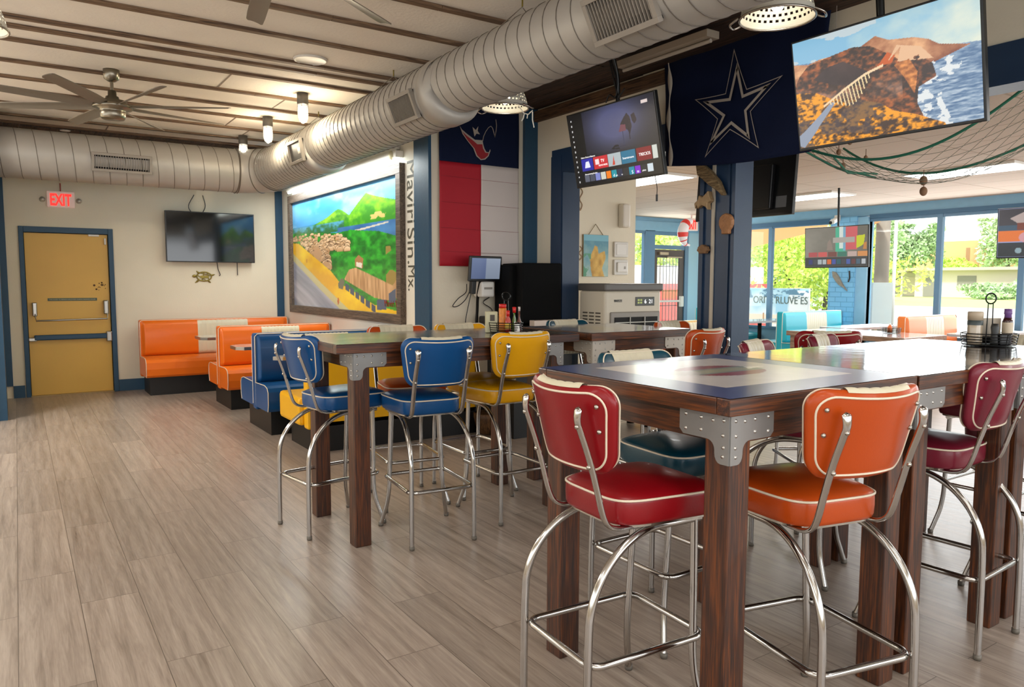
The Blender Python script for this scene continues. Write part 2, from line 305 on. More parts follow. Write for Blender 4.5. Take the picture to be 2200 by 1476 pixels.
# back wall with the door opening
DX0,DX1,DZ=.10,1.01,2.03
m=MB(); m.box(XL-.1,YB,0,DX0,YB+.18,ZC); m.box(DX1,YB,0,XM+.1,YB+.18,ZC); m.box(DX0,YB,DZ,DX1,YB+.18,ZC); m.box(DX0,YB+.12,0,DX1,YB+.18,DZ)
struct(m.build('wall_back',CREAM))
sidewall('wall_left',XL-.15,XL,9.0,YB,ZC,CREAM)
struct(MB().box(-3.2,9.0,0,XL-.15,9.15,ZC).build('wall_left_return',CREAM))
m=MB(); m.box(-3.3,-3,0,-3.2,9.15,.9); m.box(-3.3,-3,2.5,-3.2,9.15,ZC); [m.box(-3.3,y,.9,-3.2,y+.35,2.5) for y in (-3,.2,3.4,6.2,8.8)]
struct(m.build('wall_far_left',CREAM))
m=MB(); m.box(-3.3,-3.1,0,XW+.2,-3,.7); m.box(-3.3,-3.1,2.75,XW+.2,-3,ZC); [m.box(x,-3.1,.7,x+.2,-3,2.75) for x in (-3.3,-1.9,5.9,11.2)]
struct(m.build('wall_front',CREAM))
struct(MB().box(XM,YF+.12,0,XM+.12,YB,ZC).build('wall_mural',WHITEW))
struct(MB().box(XM,YF,0,5.83,YF+.12,ZC).build('wall_jog',CREAM))
struct(MB().box(5.71,YF+.12,0,5.83,YB,ZF).build('wall_passage',CREAM))
# partition with two openings: solid stub, post, header
m=MB(); m.box(X2,5.81,0,X2+.18,YF,ZC); m.box(X2,-3,2.72,X2+.18,5.81,ZC)
struct(m.build('wall_partition',CREAM))
m=MB(); m.box(X2-.015,-3,2.50,X2+.195,5.96,2.72); struct(m.build('trim_2',NAVY))
m=MB(); m.box(X2-.02,5.80,0,X2,5.965,2.66,b=0); m.box(X2-.012,5.782,0,X2+.195,5.812,2.5); struct(m.build('trim_3',NAVY))
m=MB(); m.box(X2,3.70,0,X2+.18,4.04,2.5); m.box(X2-.018,3.70,0,X2,3.73,2.5); m.box(X2-.012,3.755,0,X2,3.775,2.5); m.box(X2-.018,4.0,0,X2,4.04,2.5)
struct(m.build('trim_4',NAVY))
struct(MB().box(X2-.014,3.895,.0,X2,3.925,2.5,b=.003).build('trim_5',mat('conduit_cream','#B4AA98',.5)))
# blue corner posts / strips
def vstrip(n,x0,y0,x1,y1,z0=0,z1=ZC-.03,m_=BLUE): return struct(MB().box(x0,y0,z0,x1,y1,z1).build(n,m_))
vstrip('trim_6',3.15,YB-.025,XM-.001,YB)
vstrip('trim_7',XM-.03,6.262,XM,6.545); vstrip('trim_8',XM-.03,YF-.02,XM,YF+.002)
vstrip('trim_9',4.29,YF-.04,X2,YF); vstrip('trim_10',XL,YB-.03,-.08,YB,.15)
vstrip('trim_11',XL,9.2,-.13,9.6)
m=MB(); m.box(-.08,YB-.02,0,DX0-.06,YB,.15); m.box(DX1+.06,YB-.02,0,XM-.1,YB,.15); struct(m.build('baseboard_back',BLUE))
struct(MB().box(XM-.02,6.55,0,XM,YB-.02,.15).build('baseboard_mural',BLUE))
struct(MB().box(XM,YF-.02,0,4.28,YF,.15).build('baseboard_jog',BLUE))
struct(MB().box(X2-.05,4.2,3.04,X2,YF-.02,3.14).build('trim_12',wood('rough_beam','#2B1B10','#543C28','#735539','Y',.8)))
# ceiling battens
PW=[4.35,4.92,5.47,6.07,6.29,6.64,7.28,7.85,8.36,9.0,9.62,10.06, 3.7,3.1,2.6,1.9,1.3,.7]
m=MB()
for y in PW:
    x=-3.2
    while x<3.0:
        x2=min(3.0,x+2.2+rng.rand()); m.box(x,y-.026-.004*rng.rand(),ZC-.022,x2-.002,y+.026+.006*rng.rand(),ZC,b=.002); x=x2
struct(m.build('trim_13',BATTEN))
m=MB(); 
for x,y0,y1 in [(2.05,8.37,8.99),(2.25,7.3,7.84),(.95,9.64,10.04),(2.35,9.02,9.6),(1.6,6.66,7.26)]: m.box(x,y0,ZC-.004,x+.012,y1,ZC)
struct(m.build('trim_14',mat('joint_gap','#8A7C6C',.8)))
# ---- far room: street wall with windows, glazed door wall
struct(MB().box(XW,-3,0,XW+.2,YB+.2,.55).build('wall_street',LBLUE))
m=MB(); m.box(XW-.02,-3,2.56,XW+.2,YB+.2,ZF); struct(m.build('trim_15',LBLUE))
m=MB(); m.box(XW-.045,-3,2.51,XW+.02,7.16,2.575); m.box(XW-.045,7.84,2.48,XW+.02,YB,2.56); struct(m.build('trim_16',mat('slate_blue_frame','#3F6A8C',.4)))
struct(MB().box(XW-.1,7.35,0,XW+.2,7.84,2.56).build('wall_brick_pier',pb))
FRB=mat('blue_window_frame','#5C84A4',.35)
wins=[(7.84,9.10),(9.18,10.85),(6.06,7.16),(4.90,5.98),(3.6,4.82),(2.2,3.52),(.8,2.12),(-.8,.72),(-3,-.88)]
for i,(y0,y1) in enumerate(wins):
    m=MB(); m.box(XW-.03,y0-.04,.55,XW+.05,y0,2.52); m.box(XW-.03,y1,.55,XW+.05,y1+.04,2.52); m.box(XW-.03,y0,.55,XW+.05,y1,.6); m.box(XW-.02,y0,2.46,XW+.05,y1,2.52)
    w=struct(m.build('window_%d'%(i+1),FRB)); MB().box(XW,y0,.6,XW+.006,y1,2.46).build('pane',GLASS,w)
struct(MB().box(XW-.08,7.16,.0,XW+.1,7.35,2.54).build('trim_17',LBLUE))
# glazed end wall: side light, mullion, transom, door with security bars
m=MB(); m.box(5.83,YB,2.62,XW,YB+.15,ZF); m.box(5.83,YB,0,10.05,YB+.15,ZF); struct(m.build('wall_end',LBLUE))
struct(MB().box(9.9,YB-.03,2.45,XW,YB+.05,2.64).build('trim_18',LBLUE))
m=MB(); m.box(10.05,YB-.02,0,10.12,YB+.08,2.46); m.box(10.40,YB-.03,0,10.66,YB+.08,2.46); m.box(10.12,YB-.02,2.40,10.40,YB+.08,2.46); m.box(10.12,YB-.02,0,10.40,YB+.08,.3)
w=struct(m.build('window_10',FRB)); MB().box(10.12,YB,.3,10.40,YB+.006,2.4).build('pane',GLASS,w)
m=MB(); m.box(10.66,YB-.02,2.10,11.60,YB+.06,2.18); m.box(10.66,YB-.02,2.38,11.60,YB+.06,2.46); m.box(11.52,YB-.03,0,11.62,YB+.08,2.46); w=struct(m.build('window_11',FRB)); MB().box(10.66,YB,2.18,11.52,YB+.006,2.38).build('pane',GLASS,w)
m=MB(); m.box(11.62,YB-.02,0,XW,YB+.1,2.46); struct(m.build('trim_19',mat('pale_blue_frame','#9CC8DE',.4)))
BRONZE=mat('dark_bronze_aluminium','#544A46',.35,metal=.4)
m=MB(); m.box(10.67,YB-.01,.02,10.74,YB+.03,2.09); m.box(11.38,YB-.01,.02,11.51,YB+.03,2.09); m.box(10.74,YB-.01,1.93,11.38,YB+.03,2.09); m.box(10.74,YB-.01,.02,11.38,YB+.03,.25)
gd=struct(m.build('door_2',BRONZE)); MB().box(10.74,YB,.25,11.38,YB+.006,1.93).build('pane',GLASS,gd)
m=MB(); 
for x in np.linspace(10.80,11.34,7): m.tube([(x,YB+.05,.25),(x,YB+.05,1.95)],.007,6)
for z in (.55,.95,1.25,1.75): m.box(10.74,YB+.045,z,11.38,YB+.055,z+.014)
m.build('security_bars',BRONZE,gd)
MB().box(10.74,YB-.06,1.03,11.42,YB-.02,1.07,b=.008).box(11.38,YB-.07,.93,11.47,YB-.01,1.15,b=.01).build('push_bar',WHITEP,gd)
MB().box(10.78,YB-.06,1.98,11.02,YB-.01,2.04,b=.006).box(11.0,YB-.05,1.93,11.42,YB-.03,1.95).build('door_closer',mat('closer_alu','#B9A98F',.4,metal=.5),gd)
# ---- yellow exit door
dm=mat('mustard_door_paint','#DBAC4A',.42,noise=.07,nscale=2.5,bump=.04)
d1=struct(MB().box(DX0+.005,YB+.02,.012,DX1-.005,YB+.065,DZ-.005,b=.003).build('door_1',dm))
m=MB(); m.box(.05,YB-.03,0,DX0,YB+.1,DZ+.07,b=.004); m.box(DX1,YB-.03,0,1.066,YB+.1,DZ+.07,b=.004); m.box(DX0,YB-.03,DZ,DX1,YB+.1,DZ+.07,b=.004); m.box(DX0,YB+.066,0,DX1,YB+.1,DZ)
m.build('door_frame',BLUE,d1)
MB().box(DX0,YB-.01,0,DX1,YB+.08,.012).build('threshold',mat('worn_threshold','#A88C5C',.5,metal=.4),d1)
m=MB(); m.box(.16,YB-.045,.70,1.0,YB+.02,.765,b=.012); m.build('blue_push_bar',BLUE,d1)
m=MB(); m.box(.10,YB-.04,.69,.19,YB+.02,.735,b=.008); m.box(.945,YB-.055,.66,1.01,YB+.02,.79,b=.012); m.build('latch_cover',STEEL,d1)
m=MB(); m.box(.155,YB-.05,1.00,.205,YB+.02,1.17,b=.01); m.box(.925,YB-.05,1.01,.985,YB+.02,1.19,b=.014); m.tube([(.18,YB-.04,1.03),(.19,YB-.075,.945),(.96,YB-.075,.955),(.965,YB-.04,1.03)],.011,8); m.build('crash_bar',STEEL,d1)
MB().box(.79,YB-.012,DZ-.03,.91,YB+.02,DZ-.005,b=.004).box(.965,YB-.02,DZ-.13,.985,YB+.015,DZ-.05,b=.003).build('closer_arm',WHITEP,d1)
MB().box(.32,YB+.014,1.185,.86,YB+.019,1.22).build('sign_strip',mat('sign_green','#4C5A48',.5),d1)
text('sign_lettering','THIS DOOR TO REMAIN UNLOCKED DURING BUSINESS HOURS',.019,mat('sign_letter_cream','#C9C3A4',.5),d1,basis((.59,YB+.0125,1.202),(1,0,0),(0,0,1)),.0005,.93)
m=MB()
for i in range(16): a=.86+.1*rng.rand(); z=1.31+.14*rng.rand(); r=.004+.010*rng.rand()**2; m.lathe([(0.0001,0),(r,.0)],8,0,(a,YB+.0185,z),'Y')
m.lathe([(0.0001,0),(.014,0)],10,0,(.835,YB+.0185,1.38),'Y').lathe([(0.0001,0),(.012,0)],10,0,(.858,YB+.0185,1.33),'Y'); m.build('scuff_marks',mat('scuff_brown','#5A3C1A',.7),d1)
# ---------------------------------------------------------------- bar stools
def vinyl(n,c): return mat('vinyl_'+n,c,.33,coat=.08,spec=.35,noise=.05,nscale=4,bump=.035,bscale=160)
VC={'blue':'#06467C','yellow':'#DC9E06','orange':'#AE420A','red':'#820610','teal':'#083E4E','burgundy':'#701A2C'}
CRV=mat('vinyl_cream','#CFC6AC',.38,bump=.08,bscale=120); PIPE=mat('piping_cream','#DCCDB6',.4)
GLIDE=mat('glide_grey','#6B655C',.5,metal=.4)
def back_geom():
    z0,z1=.884,1.136
    def w(z): return .166+.046*(z-z0)/(z1-z0)
    def yc(x,z): return -.275-.062*(z-z0)/(z1-z0)*1.0+.058*(x/.2)**2
    def zt(u):
        a=.29; t=max(0,(abs(u)-(1-a))/a); return z1-.013*(1-u*u)-.068*(1-math.sqrt(max(0,1-t*t)))
    def zb(u):
        a=.28; t=max(0,(abs(u)-(1-a))/a); return z0+.06*(1-math.sqrt(max(0,1-t*t)))
    return z0,z1,w,yc,zt,zb
def back_point(u,t,off):
    z0,z1,w,yc,zt,zb=back_geom(); z=zb(u)*(1-t)+zt(u)*t; x=u*w(z); return (x,yc(x,z)+off,z+.015*max(0,min(1,off/.036))*max(0,2*t-1)**1.5)
US=[math.sin(s*PI/2) for s in np.linspace(-1,1,37)]
TS=[.5-.5*math.cos(s*PI) for s in np.linspace(0,1,15)]
def edgef(u,t):
    return (1-abs(u)**7)*(1-abs(2*t-1)**7)
def make_back():
    m=MB()
    rear=[[back_point(u,t,-.004*edgef(u,t)) for t in TS] for u in US]; m.grid(rear)
    def fr(u,t): return back_point(u,t,.036+.018*edgef(u,t)**.7)
    front=[[fr(u,t) for t in TS] for u in US]; m.grid(front,flip=True)
    # rim between the two faces (bulging roll)
    loop=[(u,0) for u in US]+[(1,t) for t in TS[1:]]+[(u,1) for u in US[::-1][1:]]+[(-1,t) for t in TS[::-1][1:-1]]
    def outn(u,t):
        p=np.array(back_point(u,t,0)); c=np.array((0,p[1],1.01)); d=p-c; d[1]=0; return d/np.linalg.norm(d)
    rows=[]
    for k in range(6):
        a=k/5; bul=.0135*math.sin(PI*min(1,a*1.0)); rows.append([tuple(np.array(back_point(u,t,.036*a))+outn(u,t)*bul) for u,t in loop+loop[:1]])
    m.grid(rows); return m.mesh('backrest')
def make_channels():
    m=MB(); us=np.linspace(-.56,.56,43); 
    def P(u,t,k):
        s=(u+.56)/1.12*6; bump=.007*abs(math.sin(PI*s))**.6
        return back_point(u,t,.0378+.018*edgef(u,t)**.7+bump*.8)
    g=[[P(u,t,0) for t in TS] for u in us]
    # wrap over the top rim to the rear piping
    for i,u in enumerate(us):
        s=(u+.56)/1.12*6; bump=.004*abs(math.sin(PI*s))**.6; p=back_point(u,1,0)
        for a in (.85,.68,.5,.32,.16):
            g[i].append((p[0]*1.003,p[1]+.036*a,p[2]+.015*a+.0020+.0135*math.sin(PI*a)+bump*(a-.1)))
    m.grid(g,flip=True); return m.mesh('channel_panel')
def make_backpipe():
    loop=[(u,0) for u in US]+[(1,t) for t in TS[1:]]+[(u,1) for u in US[::-1][1:]]+[(-1,t) for t in TS[::-1][1:-1]]
    pts=[]
    for u,t in loop: p=back_point(u,t,-.003); pts.append((p[0]*.972,p[1],1.01+(p[2]-1.01)*.972))
    m=MB().tube(pts,.0036,6,closed=True); 
    pts=[back_point(u,t,.040) for u,t in loop]; m.tube(pts,.003,6,closed=True); return m.mesh('back_piping')
def seat_outline(k=1.,n=56,dz=0):
    pts=[]
    for i in range(n):
        a=2*PI*i/n; c,s=math.cos(a),math.sin(a); e=2/5.
        x=math.copysign(abs(c)**e,c); y=math.copysign(abs(s)**e,s)
        yy=.01+.205*y; wd=.19+.018*y; pts.append((x*wd*k,.01+(yy-.01)*k))
    return pts
def make_seat():
    m=MB(); rows=[]
    for k,z in [(.001,.712),(.93,.7075),(.98,.711),(1.0,.722),(1.008,.75),(1.003,.778),(.99,.789),(.94,.796),(.85,.804),(.7,.810),(.5,.815),(.25,.818),(.001,.819)]:
        o=seat_outline(k); rows.append([(x,y,z) for x,y in o+o[:1]])
    m.grid(rows); return m.mesh('seat')
def make_seatpipe(): return MB().tube([(x*1.002,y*1.002,.787) for x,y in seat_outline(1.)],.004,6,closed=True).mesh('seat_piping')
def bez(p,n=6):
    """smooth a polyline with Catmull-Rom"""
    P=[Vector(q) for q in p]; P=[2*P[0]-P[1]]+P+[2*P[-1]-P[-2]]; out=[]
    for i in range(1,len(P)-2):
        for k in range(n):
            t=k/n; a,b_,c,d=P[i-1:i+3]; out.append(.5*((2*b_)+(c-a)*t+(2*a-5*b_+4*c-d)*t*t+(3*b_-a-3*c+d)*t**3))
    return out+[P[-2]]
def make_rearleg(s):
    pts=[(s*.150,.150,.688),(s*.150,.04,.688)]
    for k in range(9):
        a=k/8*PI/2; pts.append((s*(.150+.032*math.sin(a)),-.03-.28*math.sin(a),.42+.268*math.cos(a)))
    pts+=[(s*.183,-.313,.3),(s*.184,-.314,.15),(s*.184,-.314,.018)]
    return MB().tube(bez(pts,3),.0128,10).mesh('leg')
def make_frontleg(s):
    pts=[(s*.150,.125,.700),(s*.158,.122,.5),(s*.164,.118,.34),(s*.168,.116,.24),(s*.178,.123,.15),(s*.195,.142,.07),(s*.207,.156,.018)]
    return MB().tube(bez(pts,4),.0125,10).mesh('leg')
def make_glides():
    return MB().lathe([(.0001,0),(.013,0),(.015,.006),(.0145,.022),(.0001,.022)],10,0,(0,0,0)).mesh('foot_glide')
GLP=[(-.184,-.314,0),(.184,-.314,0),(-.209,.158,0),(.209,.158,0)]
def make_ring():
    x0,x1,y0,y1,r,z=-.186,.186,-.302,.150,.045,.307; pts=[]
    for cx_,cy_,a0 in [(x1-r,y1-r,0),(x0+r,y1-r,90),(x0+r,y0+r,180),(x1-r,y0+r,270)]:
        for k in range(6): a=R(a0+18*k); pts.append((cx_+r*math.cos(a),cy_+r*math.sin(a),z))
    return MB().tube(pts,.0115,10,closed=True).mesh('foot_ring')
def make_support(s):
    pts=[(s*.142,.12,.7005),(s*.143,0,.7005),(s*.144,-.13,.700),(s*.145,-.185,.703),(s*.147,-.222,.722),(s*.148,-.242,.76),(s*.149,-.265,.84),(s*.148,-.292,.93),(s*.147,-.322,1.01),(s*.146,-.334,1.045),(s*.146,-.333,1.075),(s*.146,-.325,1.083)]
    q=bez(pts,4); m=MB(); n=10; vs=[]
    for i,p in enumerate(q):
        a=q[max(0,i-1)]; c=q[min(len(q)-1,i+1)]; t=(c-a).normalized(); u=Vector((1,0,0)); w=t.cross(u).normalized()
        e=min(1,(len(q)-1-i)/3+.35)
        for k in range(n): an=2*PI*k/n; wd=.0135+.004*max(0,1-abs(len(q)-5-i)/5); vs.append(p+u*math.cos(an)*wd*e+w*math.sin(an)*.008)
    m.add(vs,[(i*n+k,i*n+(k+1)%n,(i+1)*n+(k+1)%n,(i+1)*n+k) for i in range(len(q)-1) for k in range(n)],0,True); m.add(vs[-n:],[tuple(range(n))]); return m.mesh('back_support')
def make_bolts(): return MB().lathe([(.0001,.0045),(.006,.003),(.0075,0),(.0075,-.004)],10,0,(0,0,0),'Y').mesh('bolt')
def bolt_points():
    P=[]; z0,z1,w,yc,zt,zb=back_geom()
    for s in (-1,1):
        for z,dx in [(1.088,.178),(1.012,.172)]: P.append((s*dx*.97,yc(dx*.97,z)-.0065,z))
        for z,y in [(1.03,-.3385),(.905,-.2945)]: P.append((s*.147,y,z))
    return P
BP=bolt_points()
def make_plate():
    m=MB(); o=seat_outline(.93); n=len(o); vs=[(x,y,.700) for x,y in o]+[(x,y,.711) for x,y in o]
    m.add(vs,[tuple(range(n))[::-1],tuple(range(n,2*n))]+[(i,(i+1)%n,(i+1)%n+n,i+n) for i in range(n)]); return m.mesh('seat_frame')
SM=dict(backrest=make_back(),channel_panel=make_channels(),back_piping=make_backpipe(),seat=make_seat(),seat_piping=make_seatpipe(),foot_ring=make_ring(),bolts=make_bolts(),glides=make_glides(),seat_frame=make_plate())
LEGM=[make_rearleg(-1),make_rearleg(1),make_frontleg(-1),make_frontleg(1)]; SUPM=[make_support(-1),make_support(1)]
for k,mm in [('channel_panel',CRV),('back_piping',PIPE),('seat_piping',PIPE),('foot_ring',CHROME),('bolts',CHROMED),('glides',GLIDE),('seat_frame',CHROMED)]: SM[k].materials.append(mm)
for q in LEGM: q.materials.append(CHROME)
for q in SUPM: q.materials.append(CHROME)
def stool(x,y,deg,color,label):
    t=thing('bar_stool',label,'bar stool',(x,y,0),R(deg),'chrome bar stools round the high tables')
    vm_=vinyl(color,VC[color])
    for k in ('seat','backrest'):
        me=bpy.data.meshes.get(k+'_'+color)
        if not me: me=SM[k].copy(); me.name=k+'_'+color; me.materials.clear(); me.materials.append(vm_)
        o=link(k,me,t)
        if k=='seat': link('seat_piping',SM['seat_piping'],o)
        else:
            c=link('channel_panel',SM['channel_panel'],o); c['label']='cream channel-tufted panel'; link('back_piping',SM['back_piping'],o); [link('bolt',SM['bolts'],o,p) for p in BP]
    for q,gp in zip(LEGM,GLP): lo=link('leg',q,t); link('foot_glide',SM['glides'],lo,gp)
    for q in SUPM: link('back_support',q,t)
    link('foot_ring',SM['foot_ring'],t); link('seat_frame',SM['seat_frame'],t)
    return t
for a in [
 (1.678,1.786,-93.9,'red','red bar stool at the open floor end of the nearest high table'),
 (2.125,1.481,-12.2,'orange','orange bar stool drawn up beside the nearest leg of the big high table'),
 (3.189,1.62,2.9,'burgundy','burgundy bar stool standing right of the nearest orange stool'),
 (3.92,1.52,-2,'burgundy','burgundy bar stool half hidden behind the front burgundy stool'),
 (3.70,.98,12,'orange','orange bar stool cut off by the right edge of the picture'),
 (2.23,2.13,180,'teal','teal bar stool facing us from the far side of the nearest table'),
 (3.25,2.23,201,'burgundy','burgundy bar stool with cream tufted back facing us beyond the glossy table'),
 (3.96,2.33,198,'burgundy','burgundy bar stool facing us before the large window, back to back with another'),
 (4.35,2.97,-33,'red','red bar stool seen from behind in the opening, only its bolted back visible'),
 (4.52,1.95,90,'burgundy','dusty red bar stool at the far right end of the glossy table'),
 (1.590,4.236,-81.3,'blue','blue bar stool at the left end of the middle table'),
 (1.932,3.837,-6.2,'blue','blue bar stool on the near side of the middle table'),
 (2.52,3.937,0,'yellow','yellow bar stool on the near side of the middle table'),
 (2.10,4.36,172,'orange','orange bar stool facing us across the middle table'),
 (2.62,4.35,180,'yellow','yellow bar stool facing us from the far side of the middle table'),
 (3.60,4.36,182,'teal','teal bar stool facing us in front of the air cooler'),
 (3.68,3.57,11,'orange','orange bar stool with its back to us beside the blue post'),
 (4.20,3.80,188,'orange','orange bar stool facing us at the post end of the rear table'),
]: stool(*a)
# ---------------------------------------------------------------- high tables
def bracket(s,h=.078,arm=.19,dn=.145,w=.052,tk=.004):
    """flat profile in the plane of one face; x from corner outward, z down from 0"""
    pts=[(0,0),(arm,0),(arm,-h+.015),(arm-.015,-h)]
    for k in range(7): a=k/6*PI/2; pts.append((w+.03-.03*math.sin(a),-h-.03+.03*math.cos(a)))
    pts+=[(w,-dn+.03)]
    for k in range(1,5): a=k/4*PI/2; pts.append((w-.022+.022*math.cos(a)-.0,-dn+.03-.03*math.sin(a)))
    pts+=[(0,-dn)]; return pts
def high_table(name,x0,x1,y0,y1,zt,topfn,label,legs='0123',rough=.12,brk=ZINC,inset=(.03,.03)):
    t=thing(name,label,'table',((x0+x1)/2,(y0+y1)/2,0),0,None); W_,D_=(x1-x0)/2,(y1-y0)/2
    top=MB().box(-W_+.05,-D_+.05,zt-.045,W_-.05,D_-.05,zt-.004).build('tabletop',WOODX,t)
    for sg in (-1,1):
        MB().box(-W_,sg*(D_-.025)-.025,zt-.05,W_,sg*(D_-.025)+.025,zt,b=.003).build('edge_board',WOODX,top)
        MB().box(sg*(W_-.025)-.025,-D_+.0505,zt-.05,sg*(W_-.025)+.025,D_-.0505,zt,b=.003).build('end_board',WOODY,top)
    am=attrmat(name+'_resin_art',rough,0,.9 if rough<.1 else .45,.16,.09 if rough<.1 else .16)
    paint('printed_top',150,120,topfn,[(-W_+.004,D_-.004,zt+.0015),(W_-.004,D_-.004,zt+.0015),(-W_+.004,-D_+.004,zt+.0015),(W_-.004,-D_+.004,zt+.0015)],am,top)
    ix,iy=inset; lx,ly=W_-ix,D_-iy; L_=.092
    for s in (-1,1): MB().box(-lx+.01,s*ly-(.03 if s>0 else 0)-s*.001,zt-.135,lx-.01,s*ly+(.03 if s<0 else 0)-s*.001,zt-.05,0).build('apron',WOODX,t)
    for s in (-1,1): MB().box(s*lx-(.03 if s>0 else 0)-s*.001,-ly+.03,zt-.135,s*lx+(.03 if s<0 else 0)-s*.001,ly-.03,zt-.05,0).build('end_apron',WOODY,t)
    for i,(a,b_) in enumerate([(-1,-1),(1,-1),(-1,1),(1,1)]):
        if str(i) not in legs: continue
        X=sorted([a*lx,a*(lx-L_)]); Y=sorted([b_*ly,b_*(ly-L_)])
        MB().box(X[0],Y[0],0,X[1],Y[1],zt-.05,b=.005).build('leg',WOODZ,t)
        m=MB(); P=bracket(1); z=zt-.052
        m.prism([(a*(lx-p[0]) ,z+p[1]) for p in P],b_*ly,b_*(ly+.004),'Y'); m.prism([(b_*(ly-p[0]),z+p[1]) for p in P],a*lx,a*(lx+.004),'X')
        r=MB()
        for dx,dz in [(.02,-.016),(.06,-.02),(.105,-.018),(.165,-.016),(.022,-.06),(.105,-.055),(.02,-.095),(.022,-.122),(.165,-.06)]:
            r.lathe([(.0001,.0035*-b_),(.0045,.002*-b_),(.006,0)],8,0,(a*(lx-dx),b_*(ly+.004),z+dz),'Y')
            r.lathe([(.006,0),(.0045,.002*a),(.0001,.0035*a)],8,0,(a*(lx+.004),b_*(ly-dx),z+dz),'X')
        bo=m.build('corner_bracket',brk,t); r.build('rivets',RIVET,bo)
    return t
def top_flag(u,v):
    I=np.ones(u.shape+(3,))*c3('#2B3566'); I+= (fbm(u,v,6,3)-.5)[...,None]*.05
    ins=(u>.17)&(u<.86)&(v>.17)&(v<.86); put(I,ins,c3('#BDB4AE')+0*I); I[ins]+=((fbm(u,v,9,8)-.5)*.10)[ins][:,None]
    d=lambda cx,cy,a,b:((u-cx)/a)**2+((v-cy)/b)**2
    e=d(.52,.52,.20,.15); put(I,(e<1)&(np.abs(v-.52)>.06),c3('#7E1F2C')); put(I,(e<1)&(np.abs(v-.52)<=.062),c3('#6E776C')); put(I,(e<.55)&(np.abs(v-.52)<.04),c3('#8F8B6C'))
    put(I,inpoly(u,v,[(.25,.55),(.35,.60),(.42,.58),(.40,.50),(.34,.46),(.28,.48)]),c3('#A39A90')); put(I,inpoly(u,v,[(.66,.5),(.78,.52),(.7,.56)]),c3('#E5E0D6'))
    return I
def top_plain(h1,h2,s,seed):
    def f(u,v):
        a=fbm(u*1.2,v*9,s,seed); return lerp(c3(h1),c3(h2),(a-.3)*2)
    return f
def top_map(u,v):
    a=fbm(u*2,v*2,5,21); I=lerp(c3('#3E3A1C'),c3('#7C7A45'),(a-.3)*2.2); put(I,a>.60,c3('#9A8B4C')); put(I,(np.abs(u-.5)>.485)|(np.abs(v-.5)>.47),c3('#9A927C')); put(I,(v>.6)&(u>.35)&(u<.6)&(a<.5),c3('#6A5A50')); put(I,(u>.62),c3('#4A3A2C')*.9+0*I); return I
def top_t3(u,v):
    I=lerp(c3('#7A7A86'),c3('#9A98A4'),fbm(u,v,5,4)); put(I,inpoly(u,v,[(.25,.2),(.6,.3),(.55,.7),(.3,.75)]),c3('#A89A5C')); put(I,u>.72,c3('#5E5E74')); return I
TZ=1.12
high_table('high_table',1.65,2.635,1.375,2.295,TZ,top_flag,'nearest square high table with navy and grey printed glossy top',rough=.3,inset=(.028,.022))
high_table('high_table',2.642,3.455,1.37,2.295,TZ-.001,top_plain('#241712','#4A352B',3,11),'glossy dark wooden high table joined to the navy printed one',rough=.08,inset=(.028,.022))
high_table('high_table',3.462,4.40,1.375,2.30,TZ-.002,top_plain('#241812','#46332A',3,14),'last high table of the near row, with the condiment basket by the window',rough=.08,inset=(.028,.022))
high_table('high_table',1.37,2.985,3.705,4.495,TZ-.004,top_map,'middle high table with worn green map top and blue stools',rough=.2,inset=(.105,.035))
high_table('high_table',3.05,3.95,3.66,4.46,TZ-.002,top_t3,'rear high table with pale printed top in front of the air cooler',rough=.1,brk=mat('pale_bracket','#BDB6AA',.5,metal=.3),inset=(.03,.03))
# ---------------------------------------------------------------- ducts
DX,DSEC=2.70,[(-2.9,4.85,.211,2.861),(4.85,7.5,.240,2.828),(7.5,9.28,.257,2.806)]
dt=thing('ventilation_duct','long spiral galvanised air duct running over the tables and turning along the back wall','air duct',(DX,5,2.85))
def dl(p): return (p[0]-DX,p[1]-5,p[2]-2.85)
def cyl(m,p0,p1,r,n=48): m.tube([dl(p0),dl(p1)],r,n,0,cap=False)
def helix(ax0,ax1,r,pitch,name):
    a=Vector(ax0); b=Vector(ax1); L_=(b-a).length; t=(b-a)/L_; u=Vector((0,0,1)); w=t.cross(u); n=int(L_/pitch*28); pts=[]
    for i in range(n+1):
        q=i/28*2*PI; pts.append(dl(a+t*(i/n*L_)+(u*math.cos(q)+w*math.sin(q))*(r+.0015)))
    MB().tube(pts,.0032,4,0).build(name,DUCTL,dt)
for i,(y0,y1,r,z) in enumerate(DSEC):
    m=MB(); cyl(m,(DX,y0,z),(DX,y1,z),r); m.build('duct_section',DUCT,dt); helix((DX,y0,z),(DX,y1,z),r,.125 if i<1 else .10,'spiral_seam')
    if i:
        ry=DSEC[i-1][2]; rz=DSEC[i-1][3]; m=MB(); pr=[]
        m.tube([dl((DX,y0-.07,rz)),dl((DX,y0-.05,rz)),dl((DX,y0+.02,z)),dl((DX,y0+.10,z)),dl((DX,y0+.10,z))],[ry+.001,ry+.006,r+.008,r+.008,r],48,0,cap=False); m.build('joint_collar',DUCT,dt)
BD=(9.62,2.79,.262)
m=MB(); cyl(m,(-3.1,BD[0],BD[1]),(2.30,BD[0],BD[1]),BD[2]); m.build('duct_section',DUCT,dt); helix((-3.1,BD[0],BD[1]),(2.30,BD[0],BD[1]),BD[2],.165,'spiral_seam')
m=MB(); pts=[]; 
for k in range(7): a=k/6*PI/2; pts.append(dl((2.30+.40*math.sin(a),9.22+.40*math.cos(a)+.0,BD[1]+.016*k/6)))
m.tube(pts,[BD[2]+.004]*6+[.262],48,0,cap=False); e=m.build('elbow',DUCT,dt)
